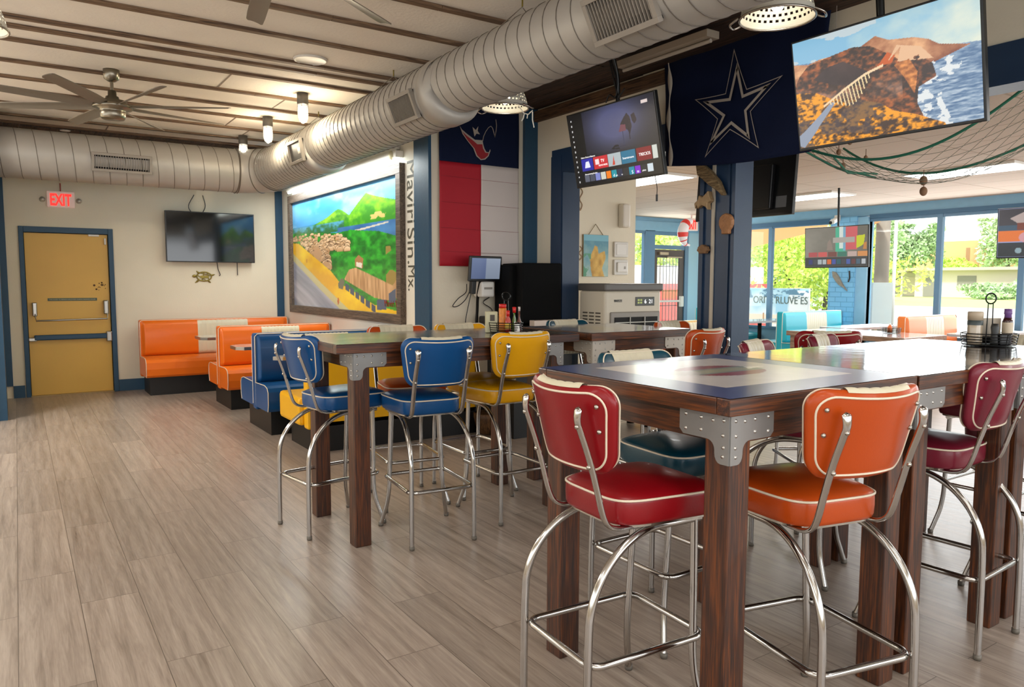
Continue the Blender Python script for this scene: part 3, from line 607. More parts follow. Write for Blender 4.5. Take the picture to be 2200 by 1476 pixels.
for k in (0,.25,3,5.8): 
    a=k/6*PI/2; c=Vector((2.30+.40*math.sin(a),9.22+.40*math.cos(a),BD[1]+.016*k/6)); tdir=Vector((math.cos(a),-math.sin(a),0)); w=Vector((0,0,1)).cross(tdir)
    MB().tube([dl(c+(Vector((0,0,1))*math.cos(q)+w*math.sin(q))*.268) for q in np.linspace(0,2*PI,40,endpoint=False)],.006,5,closed=True).build('gore_seam',DUCTL,e)
def ducthit(px,py):
    d=ray(px,py); d=d/d.length; t=1.
    while t<14:
        p=EYE+d*t
        for y0,y1,r,z in DSEC:
            if y0<=p.y<y1 and math.hypot(p.x-DX,p.z-z)<r: return p,math.atan2(p.z-z,p.x-DX),r,z
        t+=.004
def vent(cx_,axis,ang,r,zc,w,h,louv=True,n=16,label=''):
    """register on the duct; axis 'Y' or 'X'"""
    if axis=='Y': nrm=Vector((math.cos(ang),0,math.sin(ang))); xa=Vector((0,1,0)); c=Vector((DX,cx_,zc))+nrm*(r+.012)
    else: nrm=Vector((0,math.cos(ang),math.sin(ang))); xa=Vector((-1,0,0)); c=Vector((cx_,BD[0],BD[1]))+nrm*(r+.012)
    ya=nrm.cross(xa); t=bpy.data.objects.new('duct_vent',None); COL.objects.link(t); t.matrix_world=basis(c,xa,ya); tag(t,label,'vent','registers on the air duct')
    f=.028; m=MB(); m.box(-w/2,-h/2,-.02,w/2,-h/2+f,.012,b=.002).box(-w/2,h/2-f,-.02,w/2,h/2,.012,b=.002).box(-w/2,-h/2+f,-.02,-w/2+f,h/2-f,.012).box(w/2-f,-h/2+f,-.02,w/2,h/2-f,.012)
    m.build('frame',VENTM,t); MB().box(-w/2+.01,-h/2+.01,-.035,w/2-.01,h/2-.01,-.018).build('backing',DARK,t)
    m=MB()
    if louv:
        for i in range(n):
            x=-w/2+f+(i+.5)*(w-2*f)/n; m.box(x-.0022,-h/2+f,-.012,x+.0022,h/2-f,.004)
        o=m.build('louvres',VENTM,t); o['kind']='stuff'
    else: m.box(-w/2+f,-h/2+f,-.012,w/2-f,h/2-f,-.006).build('closed_damper',mat('damper_grey','#5C5A57',.45,metal=.3),t)
for px,py,w,h,lv,lab in [(1335,22,.46,.235,True,'large louvred register on the nearest stretch of overhead duct'),(868,232,.40,.215,True,'louvred register on the middle of the overhead duct'),(637,326,.42,.23,False,'closed grey register on the duct above the painting')]:
    q=ducthit(px,py); vent(q[0].y,'Y',q[1],q[2],q[3],w,h,lv,18,lab)
vent(onY(263,366,BD[0]-.25).x,'X',R(180+12),BD[2],0,.60,.20,True,22,'long louvred register on the duct above the exit door')
# duct hangers
for y in (3.95,5.85,7.7):
    z,r=[(s[3],s[2]) for s in DSEC if s[0]<=y<s[1]][0]; t=thing('duct_hanger',{3.95:'wire duct hanger hooked to the ceiling nearest the camera',5.85:'wire duct hanger in the middle of the overhead duct',7.7:'wire duct hanger near the caged lamps'}[y],'hanger',(DX,y,ZC))
    MB().tube([(0,0,0),(0,0,-.05)],.006,6).build('hook',mat('brass_hook','#8A7A3C',.4,metal=.7),t)
    zz=z-ZC; a=[(-r*.72,0,zz+r*.72),(0,0,-.05),(r*.72,0,zz+r*.72)]; MB().tube(a,.0035,5).build('wire',CHROMED,t)
# ---------------------------------------------------------------- ceiling fan(s)
NICK=mat('brushed_nickel','#8F8778',.3,metal=1,noise=.1,nscale=20); BLADE=mat('fan_blade_grey','#7E7568',.45,metal=.3)
def fan(x,y,hz,rot,label):
    t=thing('ceiling_fan',label,'ceiling fan',(x,y,ZC),0,'ceiling fans'); 
    MB().lathe([(.001,0),(.062,0),(.064,-.03),(.058,-.075),(.03,-.095),(.018,-.1),(.001,-.1)],28).build('canopy',NICK,t)
    z=hz-ZC; MB().tube([(0,0,-.09),(0,0,z+.10)],.014,12).build('downrod',NICK,t)
    MB().lathe([(.001,.13),(.032,.13),(.034,.085),(.05,.08),(.055,.055),(.11,.045),(.115,.02),(.155,.012),(.158,-.012),(.15,-.02),(.10,-.03),(.098,-.045),(.10,-.05),(.096,-.09),(.085,-.105),(.001,-.108)],36,c=(0,0,z)).build('motor_housing',NICK,t)
    for k in range(8):
        a=rot+k*PI/4; m=MB(); P=[]
        for rr,wd,tw in [(.13,.028,.5),(.2,.038,.5),(.35,.046,.42),(.6,.048,.34),(.85,.048,.28),(.95,.045,.26),(.965,.036,.25)]:
            row=[]
            for q in (-1,-.5,0,.5,1): row.append((rr,q*wd*math.cos(tw),z+q*wd*math.sin(tw)+.004*(1-q*q)))
            P.append(row)
        ca,sa=math.cos(a),math.sin(a); up=[[(p[0]*ca-p[1]*sa,p[0]*sa+p[1]*ca,p[2]+.003) for p in r_] for r_ in P]; dn=[[(p[0],p[1],p[2]-.006) for p in r_] for r_ in up]
        m.grid(up).grid(dn,flip=True); rim=[up[0],dn[0]]
        for A,B in [([r_[0] for r_ in up],[r_[0] for r_ in dn]),([r_[-1] for r_ in up],[r_[-1] for r_ in dn]),(up[-1],dn[-1]),(up[0],dn[0])]: m.grid([A,B])
        m.build('blade',BLADE,t)
p=onZ(241,228,2.90); fan(.742,7.175,2.90,.25,'brushed nickel ceiling fan with eight grey blades above the exit door end')
p=onZ(590,-100,2.9); fan(p.x,p.y,2.90,.62,'ceiling fan at the top edge with only blade tips showing')
# ---------------------------------------------------------------- caged ceiling lamps
BULB=mat('lit_bulb','#FFFFFF',.5,emit=14,ecol='#FFF6E0'); GLS=mat('jar_glass','#F2F4F2',.05,alpha=.25,emit=1.2,ecol='#FFF8E8')
for i,(px,py,lab) in enumerate([(650,205,'caged jar ceiling lamp nearest the round ceiling speaker'),(575,255,'middle one of the three caged jar ceiling lamps'),(522,295,'caged jar ceiling lamp farthest back, by the duct elbow')]):
    p=onZ(px,py,ZC-.02); t=thing('jar_lamp',lab,'lamp',(p.x,p.y,ZC),0,'caged jar lamps')
    MB().lathe([(.001,0),(.052,0),(.052,-.10),(.047,-.105),(.001,-.105)],24).build('lamp_base',mat('lamp_base_grey','#5F5B55',.5,metal=.3),t)
    MB().lathe([(.044,-.10),(.046,-.18),(.044,-.235),(.030,-.262),(.001,-.27)],24).build('glass_jar',GLS,t)
    m=MB()
    for k in range(6):
        a=k*PI/3; m.tube([(.05*math.cos(a),.05*math.sin(a),-.1),(.051*math.cos(a),.051*math.sin(a),-.22),(.036*math.cos(a),.036*math.sin(a),-.262),(0,0,-.278)],.0022,5)
    m.tube([(.051*math.cos(q),.051*math.sin(q),-.19) for q in np.linspace(0,2*PI,20,endpoint=False)],.0022,5,closed=True); m.build('wire_cage',CHROMED,t)
    MB().ell((0,0,-.17),(.026,.026,.055)).build('bulb',BULB,t); point('jar_lamp_light',(p.x,p.y,ZC-.30),15,(1,.86,.62),.05)
# ---------------------------------------------------------------- colander pendants
COLM=mat('enamel_colander','#D9D4C6',.35,metal=.2,emit=.0)
def pendant(x,y,zr,label,pw=10):
    t=thing('colander_pendant',label,'pendant lamp',(x,y,zr),0,'colander pendant lamps'); r=.178
    m=MB(); n=72; prof=[]
    hs=[0,.008,.02,.034,.046,.060,.072,.086,.098,.112,.124,.138,.150,.164,.176,.19,.2]
    rad=lambda h: r*(1-.02-.43*(h/.2)**1.6) if h>0 else r
    P=[[(rad(h)*math.cos(2*PI*k/n),rad(h)*math.sin(2*PI*k/n),h) for k in range(n+1)] for h in hs]; o=len(m.v); m.v+=[q for row in P for q in row]
    for i in range(len(hs)-1):
        for k in range(n):
            hole=(i>=2 and i<=13 and i%2==1 and (k+(i//2)%2)%2==0)
            if not hole: m.f.append((o+i*(n+1)+k,o+i*(n+1)+k+1,o+(i+1)*(n+1)+k+1,o+(i+1)*(n+1)+k)); m.mi.append(0); m.sm.append(True)
    ht=.2; rt=rad(ht); rings=[rt*f for f in (1,.8,.62,.45,.3,.16)]; o=len(m.v); m.v+=[(q*math.cos(2*PI*k/36),q*math.sin(2*PI*k/36),ht+.004*(1-q/rt)) for q in rings for k in range(37)]
    for i in range(5):
        for k in range(36):
            if not (i in (1,3) and k%2): m.f.append((o+i*37+k,o+i*37+k+1,o+(i+1)*37+k+1,o+(i+1)*37+k)); m.mi.append(0); m.sm.append(True)
    m.build('colander_shade',COLM,t)
    MB().tube([(r*math.cos(q),r*math.sin(q),0) for q in np.linspace(0,2*PI,64,endpoint=False)],.006,6,closed=True).build('rim',CHROMED,t)
    for a in (R(-60),R(120)):
        c=Vector((math.cos(a),math.sin(a),0)); w=Vector((-math.sin(a),math.cos(a),0))
        MB().tube(bez([c*r*.99-w*.055+Vector((0,0,.008)),c*(r+.022)-w*.05+Vector((0,0,-.004)),c*(r+.04)-w*.03+Vector((0,0,-.012)),c*(r+.042)+w*.03+Vector((0,0,-.012)),c*(r+.022)+w*.05+Vector((0,0,-.004)),c*r*.99+w*.055+Vector((0,0,.008))],4),.006,8).build('handle',CHROMED,t)
    MB().ell((0,0,.085),(.038,.038,.055)).build('bulb',BULB,t); MB().lathe([(.001,.21),(.024,.21),(.024,.135),(.001,.135)],16).build('socket',BLACKP,t)
    MB().tube([(0,0,.2),(0,0,ZC-zr)],.004,6).build('cord',BLACKP,t)
    point('pendant_light',(x,y,zr+.07),pw,(1,.93,.8),.035)
p1=onX(1670,33,3.16); pendant(p1.x,p1.y,2.735,'lit colander pendant hanging beside the large coast screen')
p2=onX(1085,233,3.15); pendant(p2.x,p2.y,2.755,'lit colander pendant partly behind the duct in front of the red and white flag')
p3=Vector((-.150,4.67,0)); pendant(p3.x,p3.y,2.70,'lit colander pendant cut off at the top left corner')
# netting frills hanging from the pendant by the flag
m=MB()
for a,pts in enumerate([[(0,0,0),(.05,0,-.05),(.09,.0,-.055),(.13,0,-.02)],[(.055,0,-.05),(.045,0,-.09),(.03,0,-.11)],[(.085,0,-.055),(.08,0,-.085)],[(.13,0,-.03),(.13,0,-.09),(.145,0,-.145)]]):
    m.tube([(x_,y_,z_) for x_,y_,z_ in pts],.0045,6)
tag(m.build('coral_branch',mat('bleached_coral','#E6E0D2',.6),None,(p2.x+.02,p2.y-.15,2.752)),'small white coral branch dangling under the pendant by the flag','ornament')
# ceiling speaker, smoke dots
p=onZ(667,127,ZC); t=thing('ceiling_speaker','round white flush speaker in the ceiling','speaker',(p.x,p.y,ZC))
MB().lathe([(.001,-.012),(.115,-.012),(.12,-.016),(.13,-.012),(.132,0),(.001,0)],36).build('grille',mat('speaker_white','#D8D2C8',.5),t)
for px,py,lab in [(140,280,'round recessed light in the dark plank border on the left'),(255,298,'small recessed light in the dark plank border further right')]:
    p=onZ(px,py,ZC-.03); tag(MB().lathe([(.001,-.006),(.05,-.006),(.056,0),(.001,0)],20).build('recessed_light',WHITEP,None,(p.x,p.y,ZC-.032)),lab,'light')
# troffers, then the fill panels added out of view
TRE=mat('troffer_diffuser','#FFFFFF',.5,emit=2.6,ecol='#FFFFFF')
far_l=['first from the passage','by the brick pier','right of the net','at the end wall','near the right hand side','nearest the partition']
for i,(x,y) in enumerate(TROFFERS):
    t=thing('ceiling_troffer','fluorescent ceiling panel in the far room, '+far_l[i],'ceiling light',(x,y,ZF),0,'far room ceiling panels')
    MB().box(-.30,-.60,-.03,.30,.60,0,b=.004).build('tray',WHITEP,t); MB().box(-.27,-.57,-.034,.27,.57,-.031).build('diffuser',TRE,t)
for i,(x,y) in enumerate(FILLS):
    t=thing('ceiling_panel_light','unseen fill light panel added out of view, '+['by the left wall','at the front wall','front left corner','front right by the opening','far left by the fan','just above the camera','over the floor left of the ceiling fan'][i],'ceiling light',(x,y,ZC-.045),0,'added fill panels out of view')
    MB().box(-.30,-.60,-.03,.30,.60,0,b=.004).build('tray',WHITEP,t); MB().box(-.27,-.57,-.034,.27,.57,-.031).build('diffuser',TRE,t)
# ---------------------------------------------------------------- booths
VC['booth_orange']='#E06A14'; VC['booth_yellow']='#EDB012'  # booth orange: same vinyl as the stools, stronger light put into the colour
def booth(x0,x1,yb,color,label,front=True,rear=False,zt=.935,seat_d=.5,group='vinyl booths',colhex=None,basecol=None,xa=False):
    """back slab at yb (0.11 thick); front=True: seat towards -Y; rear: seat towards +Y"""
    W_=(x1-x0); t=thing('dining_booth',label,'booth',(x0,yb,0),0,group); V=vinyl(color,colhex or VC[color]) 
    y0=-(.055+seat_d) if front else -.055; y1=(.055+seat_d) if rear else .055
    MB().box(.05,y0+(.10 if front else .0),0,W_-.004,y1-(.10 if rear else 0),.25).build('plinth',mat('black_plinth','#101010',.4),t)
    m=MB(); m.box(0,-.055,.2,W_-.003,.055,zt,b=.018); bk=m.build('backrest',V,t)
    for s in ([-1] if front else [])+([1] if rear else []):
        P=[];n=22
        prof=[(.055,.235),(.055+seat_d-.02,.235),(.055+seat_d+.0,.26),(.055+seat_d+.012,.34),(.055+seat_d+.006,.42),(.055+seat_d-.02,.455),(.055+seat_d-.08,.472),(.055+seat_d-.2,.482),(.055+.15,.478),(.055,.465)]
        m=MB(); m.prism([(s*a,b_) for a,b_ in prof],0.0,W_-.003,'X'); st=m.build('seat',V,t)
        m=MB(); yy=s*(.055+seat_d-.02)
        m.tube([(-.002,s*.06,.468),(-.002,s*(.055+seat_d-.1),.474),(-.002,yy,.456),(-.002,s*(.055+seat_d+.01),.42),(-.002,s*(.055+seat_d+.012),.30),(-.002,s*(.055+seat_d-.01),.24)],.004,6); m.build('piping',PIPE,st)
        # back cushion with cream channels in the middle third
        m=MB(); g=[]; us=np.linspace(0,1,201)
        for q in us:
            x=.02+q*(W_-.05); row=[]
            for h,o in [(.47,.0),(.475,.035),(.52,.055),(.65,.05),(.78,.04),(zt-.07,.03),(zt-.03,.018),(zt-.016,0)]:
                e_=min(1,min(q,1-q)/.02); ch=0
                if .36<q<.72: ch=-.007*(1-abs(math.sin((q-.36)/.36*PI*11))**.5)
                row.append((x,s*(.053+(o*e_+ch)*1.),h))
            g.append(row)
        m.grid(g,flip=(s>0),mf=lambda i,j:1 if .36<us[i]<.715 else 0); m.build('back_cushion',[V,CRV],bk)
        MB().tube([(.004,s*.054,.25),(.004,s*.054,zt-.03),(.03,s*.05,zt-.006),(W_-.03,s*.05,zt-.006),(W_-.008,s*.054,zt-.03),(W_-.008,s*.054,.5)],.0045,6).build('piping',PIPE,bk)
    return t
booth(1.30,3.215,10.68,'booth_orange','long orange booth against the back wall with cream ribbed centre',True,False,seat_d=.5)
booth(1.90,3.225,8.98,'booth_orange','double orange booth second from the back wall',True,True,.925,.42)
booth(1.885,3.225,7.36,'blue','double blue booth between the orange and the yellow booths',True,True,.94,.43)
booth(1.98,3.62,6.105,'booth_yellow','yellow booth seen from behind under the middle high table',False,False,.90,.5)
MB().box(-.04,.05,.22,1.26,.62,.46,b=.03).build('seat',vinyl('booth_yellow',VC['booth_yellow']),bpy.data.objects['dining_booth.003'])
MB().box(.05,.05,.0,1.22,.56,.22).build('plinth',mat('black_plinth','#101010'),bpy.data.objects['dining_booth.003'])
TEDGE=mat('aluminium_edge','#A7A199',.3,metal=.9); LAM=mat('grey_laminate_top','#B9B3AC',.2,noise=.08,nscale=6,coat=.5); LAMP_=mat('pinkish_laminate_top','#C9B0A8',.2,noise=.08,nscale=6,coat=.5)
def booth_table(x0,x1,y0,y1,z,topm,label,legx=None,c=.07,edge=TEDGE,cat='table',group='booth tables'):
    t=thing('booth_table',label,cat,((x0+x1)/2,(y0+y1)/2,0),0,group); W_,D_=(x1-x0)/2,(y1-y0)/2
    poly=[(-W_+c,-D_),(W_,-D_),(W_,D_),(-W_+c,D_),(-W_,D_-c),(-W_,-D_+c)]
    MB().prism(poly,z-.035,z-.002,'Z').build('table_edge',edge,t); MB().prism([(a*.985,b_*.985) for a,b_ in poly],z-.01,z,'Z').build('tabletop',topm,t)
    MB().lathe([(.22,0),(.22,.015),(.05,.03),(.035,.04),(.035,z-.05),(.12,z-.036),(.001,z-.036)],20).build('pedestal',BLACKP,t); return t
booth_table(1.84,3.20,9.55,10.02,.755,LAM,'booth table between the two orange booths')
booth_table(1.885,3.20,7.98,8.36,.755,LAMP_,'pinkish booth table between the orange and the blue booth')
booth_table(1.93,3.20,6.78,6.90+.02,.755,LAM,'booth table beside the blue booth')
# ---------------------------------------------------------------- the painting, its lamp and the lettering
def mural(u,v):
    n1=fbm(u,v,8,31); n2=fbm(u,v,26,35); I=lerp(c3('#1A88D0'),c3('#8CC6EA'),1.4*fbm(u*.8,v*2.2,3,30)-.35+ (1-v)*.3)
    I=lerp(I,c3('#B4D8EE'),np.clip((n1-.5)*3,0,.6)*(v>.72)); put(I,v<.755,c3('#2F8FC0')); 
    hill2=.742+.10*np.exp(-((u-.51)/.10)**2)+.03*np.exp(-((u-.36)/.10)**2); m=(v<hill2)&(v>.715-.0*u)&(u>.1); I[m]=lerp(c3('#2F7F1E'),c3('#8CCB2A'),(n2-.3)*2+(v-.74)*4)[m]
    pk=np.where(u<.755,.70+.23*np.clip((u-.55)/.205,0,1)**.85,.93-.11*np.clip((u-.755)/.245,0,1)**.8); m=(u>.55)&(v<pk)&(v>.69); I[m]=lerp(c3('#2F8A12'),c3('#A6DE1E'),(n2-.35)*1.6+(v-.78)*3.6)[m]
    put(I,(u>.74)&(u<.93)&(v>.715)&(v<.765)&(n2>.55),c3('#C9B36A'))
    m=(v<.745)&(v>.66)&(u<.56); I[m]=lerp(c3('#2A6A3A'),c3('#4E9BB8'),(v-.69)*18+(n2-.5)*3)[m]
    m=(v<=.69)&(v>.50)&(u>.5); I[m]=lerp(c3('#1F4F86'),c3('#4C8AC0'),n1*1.6-.3)[m]
    put(I,inpoly(u,v,[(.52,.638),(.92,.682),(.925,.672),(.55,.622)]),c3('#C9C2B0'))
    bu=np.interp(u,[0,.07,.43,.52,.81,1],[.61,.60,.324,.22,.06,.02]); bl=np.interp(u,[0,.32,.6,1],[.507,.226,0,-.3])
    veg=np.interp(u,[0,.3,.5,.62,.72,.85,1],[.70,.675,.65,.66,.64,.62,.56]); m=(v<veg)&(v>=bu); I[m]=lerp(c3('#0F6A16'),c3('#37B52C'),(n2-.3)*2.2)[m]
    rs=np.random.RandomState(3); HT=[]
    for _ in range(900):
        hu,hv=rs.rand()*.60,.30+rs.rand()*.40
        if np.interp(hu,[0,.07,.43,.52,.6],[.61,.60,.324,.22,.2])+.015<hv<np.interp(hu,[0,.3,.5,.62],[.69,.66,.635,.60]) and not (hu>.40 and hv<.50): HT.append((hv,hu,rs.rand()))
    for hv,hu,q_ in sorted(HT[:190],reverse=True):
        sz=.012+.030*(.70-hv)/.3; d_=((u-hu)/sz)**2+(np.maximum((v-hv),-.3*(v-hv))/(sz*1.0))**2; m=(d_<1)&(v>hv-sz*.5); I[m]=c3('#6A4A2C'); m=((u-hu)/sz)**2+(np.maximum((v-hv-sz*.12),-.3*(v-hv))/(sz*.85))**2<.8; m&=(v>hv-sz*.4); I[m]=lerp(c3('#A87848'),c3('#EBCBA2'),.15+.7*q_+(v-hv)/sz*.5)[m]
    put(I,inpoly(u,v,[(.14,.50),(.29,.56),(.40,.42),(.44,.35),(.38,.30)])&(n2>.42),c3('#C49A70'))
    put(I,(u>.90)&(v<.50)&(v>.1)&(n1<.5),c3('#9C8440'))
    m=v<bu; I[m]=lerp(c3('#E8B010'),c3('#FFDC18'),(n1-.3)*2)[m]; m=v<bl; I[m]=lerp(c3('#8C93A8'),c3('#CDD0DE'),fbm(u*2+v*2.5,v*.5,7,41)*1.5-.3)[m]; m=(v<bl)&(v>bl-.07); I[m]=lerp(I,c3('#D9CE7A'),.7*np.ones_like(u))[m]
    roof=inpoly(u,v,[(.555,.255),(.60,.335),(.66,.35),(.95,.21),(1,.30),(1,.13),(.90,.10),(.81,.115)]); I[roof]=lerp(c3('#A97C4E'),c3('#DDB283'),vnoise(u*3,v*.3,30,3))[roof]
    for k in range(6): a=.565+k*.044; b_=.225-k*.031; put(I,inpoly(u,v,[(a,b_),(a+.034,b_-.02),(a+.034,b_-.075),(a,b_-.055)]),c3('#3A4A66'))
    put(I,inpoly(u,v,[(.83,.10),(.90,.105),(.90,.03),(.83,.02)]),c3('#4A5A74')); put(I,inpoly(u,v,[(.92,.15),(.97,.19),(.97,.09),(.92,.07)]),c3('#4A5A74'))
    put(I,inpoly(u,v,[(.655,.36),(.655,.42),(.685,.45),(.725,.42),(.72,.34)]),c3('#B07C4C')); put(I,inpoly(u,v,[(.665,.36),(.665,.395),(.715,.385),(.71,.345)]),c3('#E8E0D0'))
    put(I,inpoly(u,v,[(.495,.22),(.53,.27),(.56,.24),(.54,.17),(.50,.18)]),c3('#6A6A58')); put(I,((u-.495)/.008)**2+((v-.07)/.03)**2<1,c3('#C05A20')); put(I,((u-.165)/.005)**2+((v-.43)/.022)**2<1,c3('#D08A30'))
    return I
pt=thing('framed_painting','large framed painting of a beach village under a green mountain','painting',(XM,8.61,1.81)); X=-.055
fy0,fy1,fz0,fz1=-1.81,1.83,-.80,.80
FRW=wood('dark_picture_frame','#2E2620','#574A40','#7A6A5A','Y',.5)
m=MB()
for q in ((-.06,fy0,fz0,0,fy1,fz0+.10),(-.06,fy0,fz1-.105,0,fy1,fz1)): m.box(*q,b=.004)
for q in ((-.06,fy0,fz0+.1,0,fy0+.10,fz1-.105),(-.06,fy1-.1,fz0+.1,0,fy1,fz1-.105)): m.box(*q)
m.build('frame',FRW,pt)
paint('canvas',280,200,mural,[(-.02,fy1-.095,fz1-.10),(-.02,fy0+.095,fz1-.10),(-.02,fy1-.095,fz0+.095),(-.02,fy0+.095,fz0+.095)],attrmat('painting_pigment',.35,0,.3),pt)
text('signature','Maviri R.',.10,mat('signature_red','#8C2A14',.6),pt,basis((-.024,fy0+.30,fz0+.20),(0,-1,0),(0,.15,1)),.001)
t=thing('wall_batten_light','long lit fluorescent batten over the painting','light fixture',(XM,8.55,2.70))
MB().box(-.085,-1.72,-.035,0,1.85,.03,b=.004).build('tray',WHITEPAINT,t); MB().tube([(-.055,-1.70,-.045),(-.055,1.83,-.045)],.016,10).build('tube_lamp',mat('fluorescent_tube','#FFFFFF',.4,emit=9,ecol='#F2FFF8'),t)
area('batten_light',(XM-.27,8.58,2.66),(0,R(-16),R(0)),.10,3.4,38,(.95,1,.97))
t=thing('emergency_lamp','clear round emergency lamp head above the painting corner','light fixture',(XM,6.95,2.80)); MB().ell((-.05,0,.02),(.05,.055,.055)).build('lens',mat('clear_lens','#EDEFEF',.08,alpha=.55),t); MB().ell((-.09,-.03,-.11),(.03,.03,.045)).build('lamp_ball',mat('aged_cream','#CFC6A4',.5),t); MB().box(-.04,-.05,-.05,0,.09,.02,b=.008).build('bracket',WHITEP,t)
LT=mat('lettering_brown','#5B574A',.6)
def wl(s,y,z,size,nm='wall_lettering',M_=LT): return None
for w_,zc_,ln,hh,bd,lab in [('Maviri',2.315,.60,.175,.0,'painted word Maviri running down beside the painting'),('Sin.',1.79,.35,.175,.0,'painted word Sin. running down below Maviri'),('Mx.',1.475,.25,.16,.0,'painted letters Mx. at the foot of the wall lettering')]:
    o=text('wall_lettering',w_,.2,LT,None,basis((XM-.002,6.665,zc_),(0,0,-1),(0,-1,0)),.0008,bold=bd,fit=(ln,hh)); tag(o,lab,'lettering')

# ---------------------------------------------------------------- screens
def tvcore(t,w,h,d=.05,bz=.012,rear=True):
    """local: x right, z up, screen faces -y"""
    MB().box(-w/2,-d/2,-h/2,w/2,d/2*.4,h/2,b=.004).build('housing',BLACKP,t)
    if rear: MB().box(-w*.32,d/2*.4,-h*.42,w*.32,d/2+.035,h*.18,b=.01).build('rear_cover',BLACKP,t)
def screenart(t,w,h,d,fn,nx,ny,emit,nm='screen',bz=.011):
    y=-d/2-.002; return paint(nm,nx,ny,fn,[(-w/2+bz,y,h/2-bz),(w/2-bz,y,h/2-bz),(-w/2+bz,y,-h/2+bz*1.4),(w/2-bz,y,-h/2+bz*1.4)],attrmat('lit_screen_'+nm,.2,emit),t)
def place(t,c,xdir,tilt=0.):
    """orient local x along xdir, screen normal = -y local; tilt leans the top towards the viewer"""
    x=Vector(xdir).normalized(); up=Vector((0,0,1)); y=up.cross(x); q=Matrix.Rotation(tilt,3,x); y=q@y; z=q@up
    t.matrix_world=Matrix(((x.x,y.x,z.x,c[0]),(x.y,y.y,z.y,c[1]),(x.z,y.z,z.z,c[2]),(0,0,0,1)))
# dark screen on the back wall
t=thing('wall_television','switched off television on the back wall above the orange booth','television',(2.245,YB-.10,2.03)); tvcore(t,1.145,.675,.06); MB().box(-.56,-.0325,-.325,.56,-.0305,.325).build('screen',SCRN_OFF,t); MB().box(-.2,.04,-.15,.2,.10,.15).build('mount',BLACKM,t)
for i,(pts,lab) in enumerate([([(2.02,YB-.03,2.36),(1.985,YB-.03,2.45),(2.06,YB-.03,2.6)],'thin cable rising left behind the off television'),([(2.16,YB-.03,2.36),(2.20,YB-.03,2.46),(2.17,YB-.03,2.6)],'thin cable rising right behind the off television'),([(2.33,YB-.02,1.71),(2.345,YB-.02,1.60),(2.37,YB-.02,1.53),(2.355,YB-.02,1.51)],'cable below the off television reaching the turtle ornament'),([(2.60,YB-.02,1.71),(2.602,YB-.02,1.55),(2.604,YB-.02,1.52)],'short loose cable below the off television')]):
    tag(MB().tube(bez(pts,4),.005,6).build('cable',BLACKP),lab,'cable')
# tangled metal turtle ornament
BRS=mat('brass_ornament','#8C7A3A',.35,metal=.8)
t=thing('turtle_ornament','small brass turtle ornament on the wall below the off television','ornament',(2.16,YB-.012,1.50))
m=MB(); m.tube([(.095*math.cos(q),0,.062*math.sin(q)) for q in np.linspace(0,2*PI,28,endpoint=False)],.008,6,closed=True); m.build('shell_ring',BRS,t)
m=MB(); m.tube([(-.09,0,.02),(.02,0,-.05)],.006,5).tube([(.0,0,.06),(-.03,0,-.055)],.006,5).tube([(.09,0,.01),(-.05,0,.05)],.006,5).tube([(.06,0,-.045),(.04,0,.05)],.006,5); m.build('shell_pattern',BRS,t)
MB().ell((-.125,0,.005),(.028,.008,.02)).build('head',BRS,t); MB().box(-.05,-.006,-.022,.06,.004,.012,b=.003).build('name_bar',BRS,t)
for a,b_ in [((-.07,-.045),(-.12,-.085)),((.05,-.055),(.085,-.085)),((.085,.02),(.14,.03)),((-.06,.05),(-.1,.075))]: MB().tube([(a[0],0,a[1]),((a[0]+b_[0])/2,0,(a[1]+b_[1])/2-.005),(b_[0],0,b_[1])],[.010,.012,.004],6).build('flipper',BRS,t)
# exit sign over the yellow door
def exit_sign(c,xd,label,w=.30,h=.20,red='#E0201C',face='#E9C9BC',em=1.3,heads=True,stem=None,rot=None,letters='#FF2A22'):
    t=thing('exit_sign',label,'sign',c); place(t,c,xd)
    MB().box(-w/2,-.02,-h/2,w/2,.02,h/2,b=.008).build('housing',mat('exit_housing'+face,face,.4,emit=.12,ecol=face),t)
    text('letters','EXIT',h*.9,mat('exit_red'+letters,red,.4,emit=em,ecol=letters),t,basis((0,-.022,-.004),(1,0,0),(0,0,1)),.002,bold=.006,fit=(w*.76,h*.74))
    if heads:
        for s in (-1,1): MB().lathe([(.001,-.055),(.028,-.05),(.034,-.03),(.03,0),(.012,.02),(.001,.02)],20,c=(s*(w/2+.045),0,-.005),axis='Y').build('lamp_head',mat('lamp_head','#B9B4A8',.15,metal=.5),t)
    if stem: MB().tube([(0,0,h/2),(0,0,h/2+stem)],.006,6).build('stem',mat('red_stem','#A83A30',.5),t)
    return t
exit_sign((.51,YB-.03,2.44),(1,0,0),'red lit EXIT sign on the wall over the yellow door',stem=.10)
exit_sign((10.86,10.1,2.54),(1,-.15,0),'EXIT sign hanging from the far room ceiling before the glass door',.29,.23,em=1.0,heads=False,stem=.1)
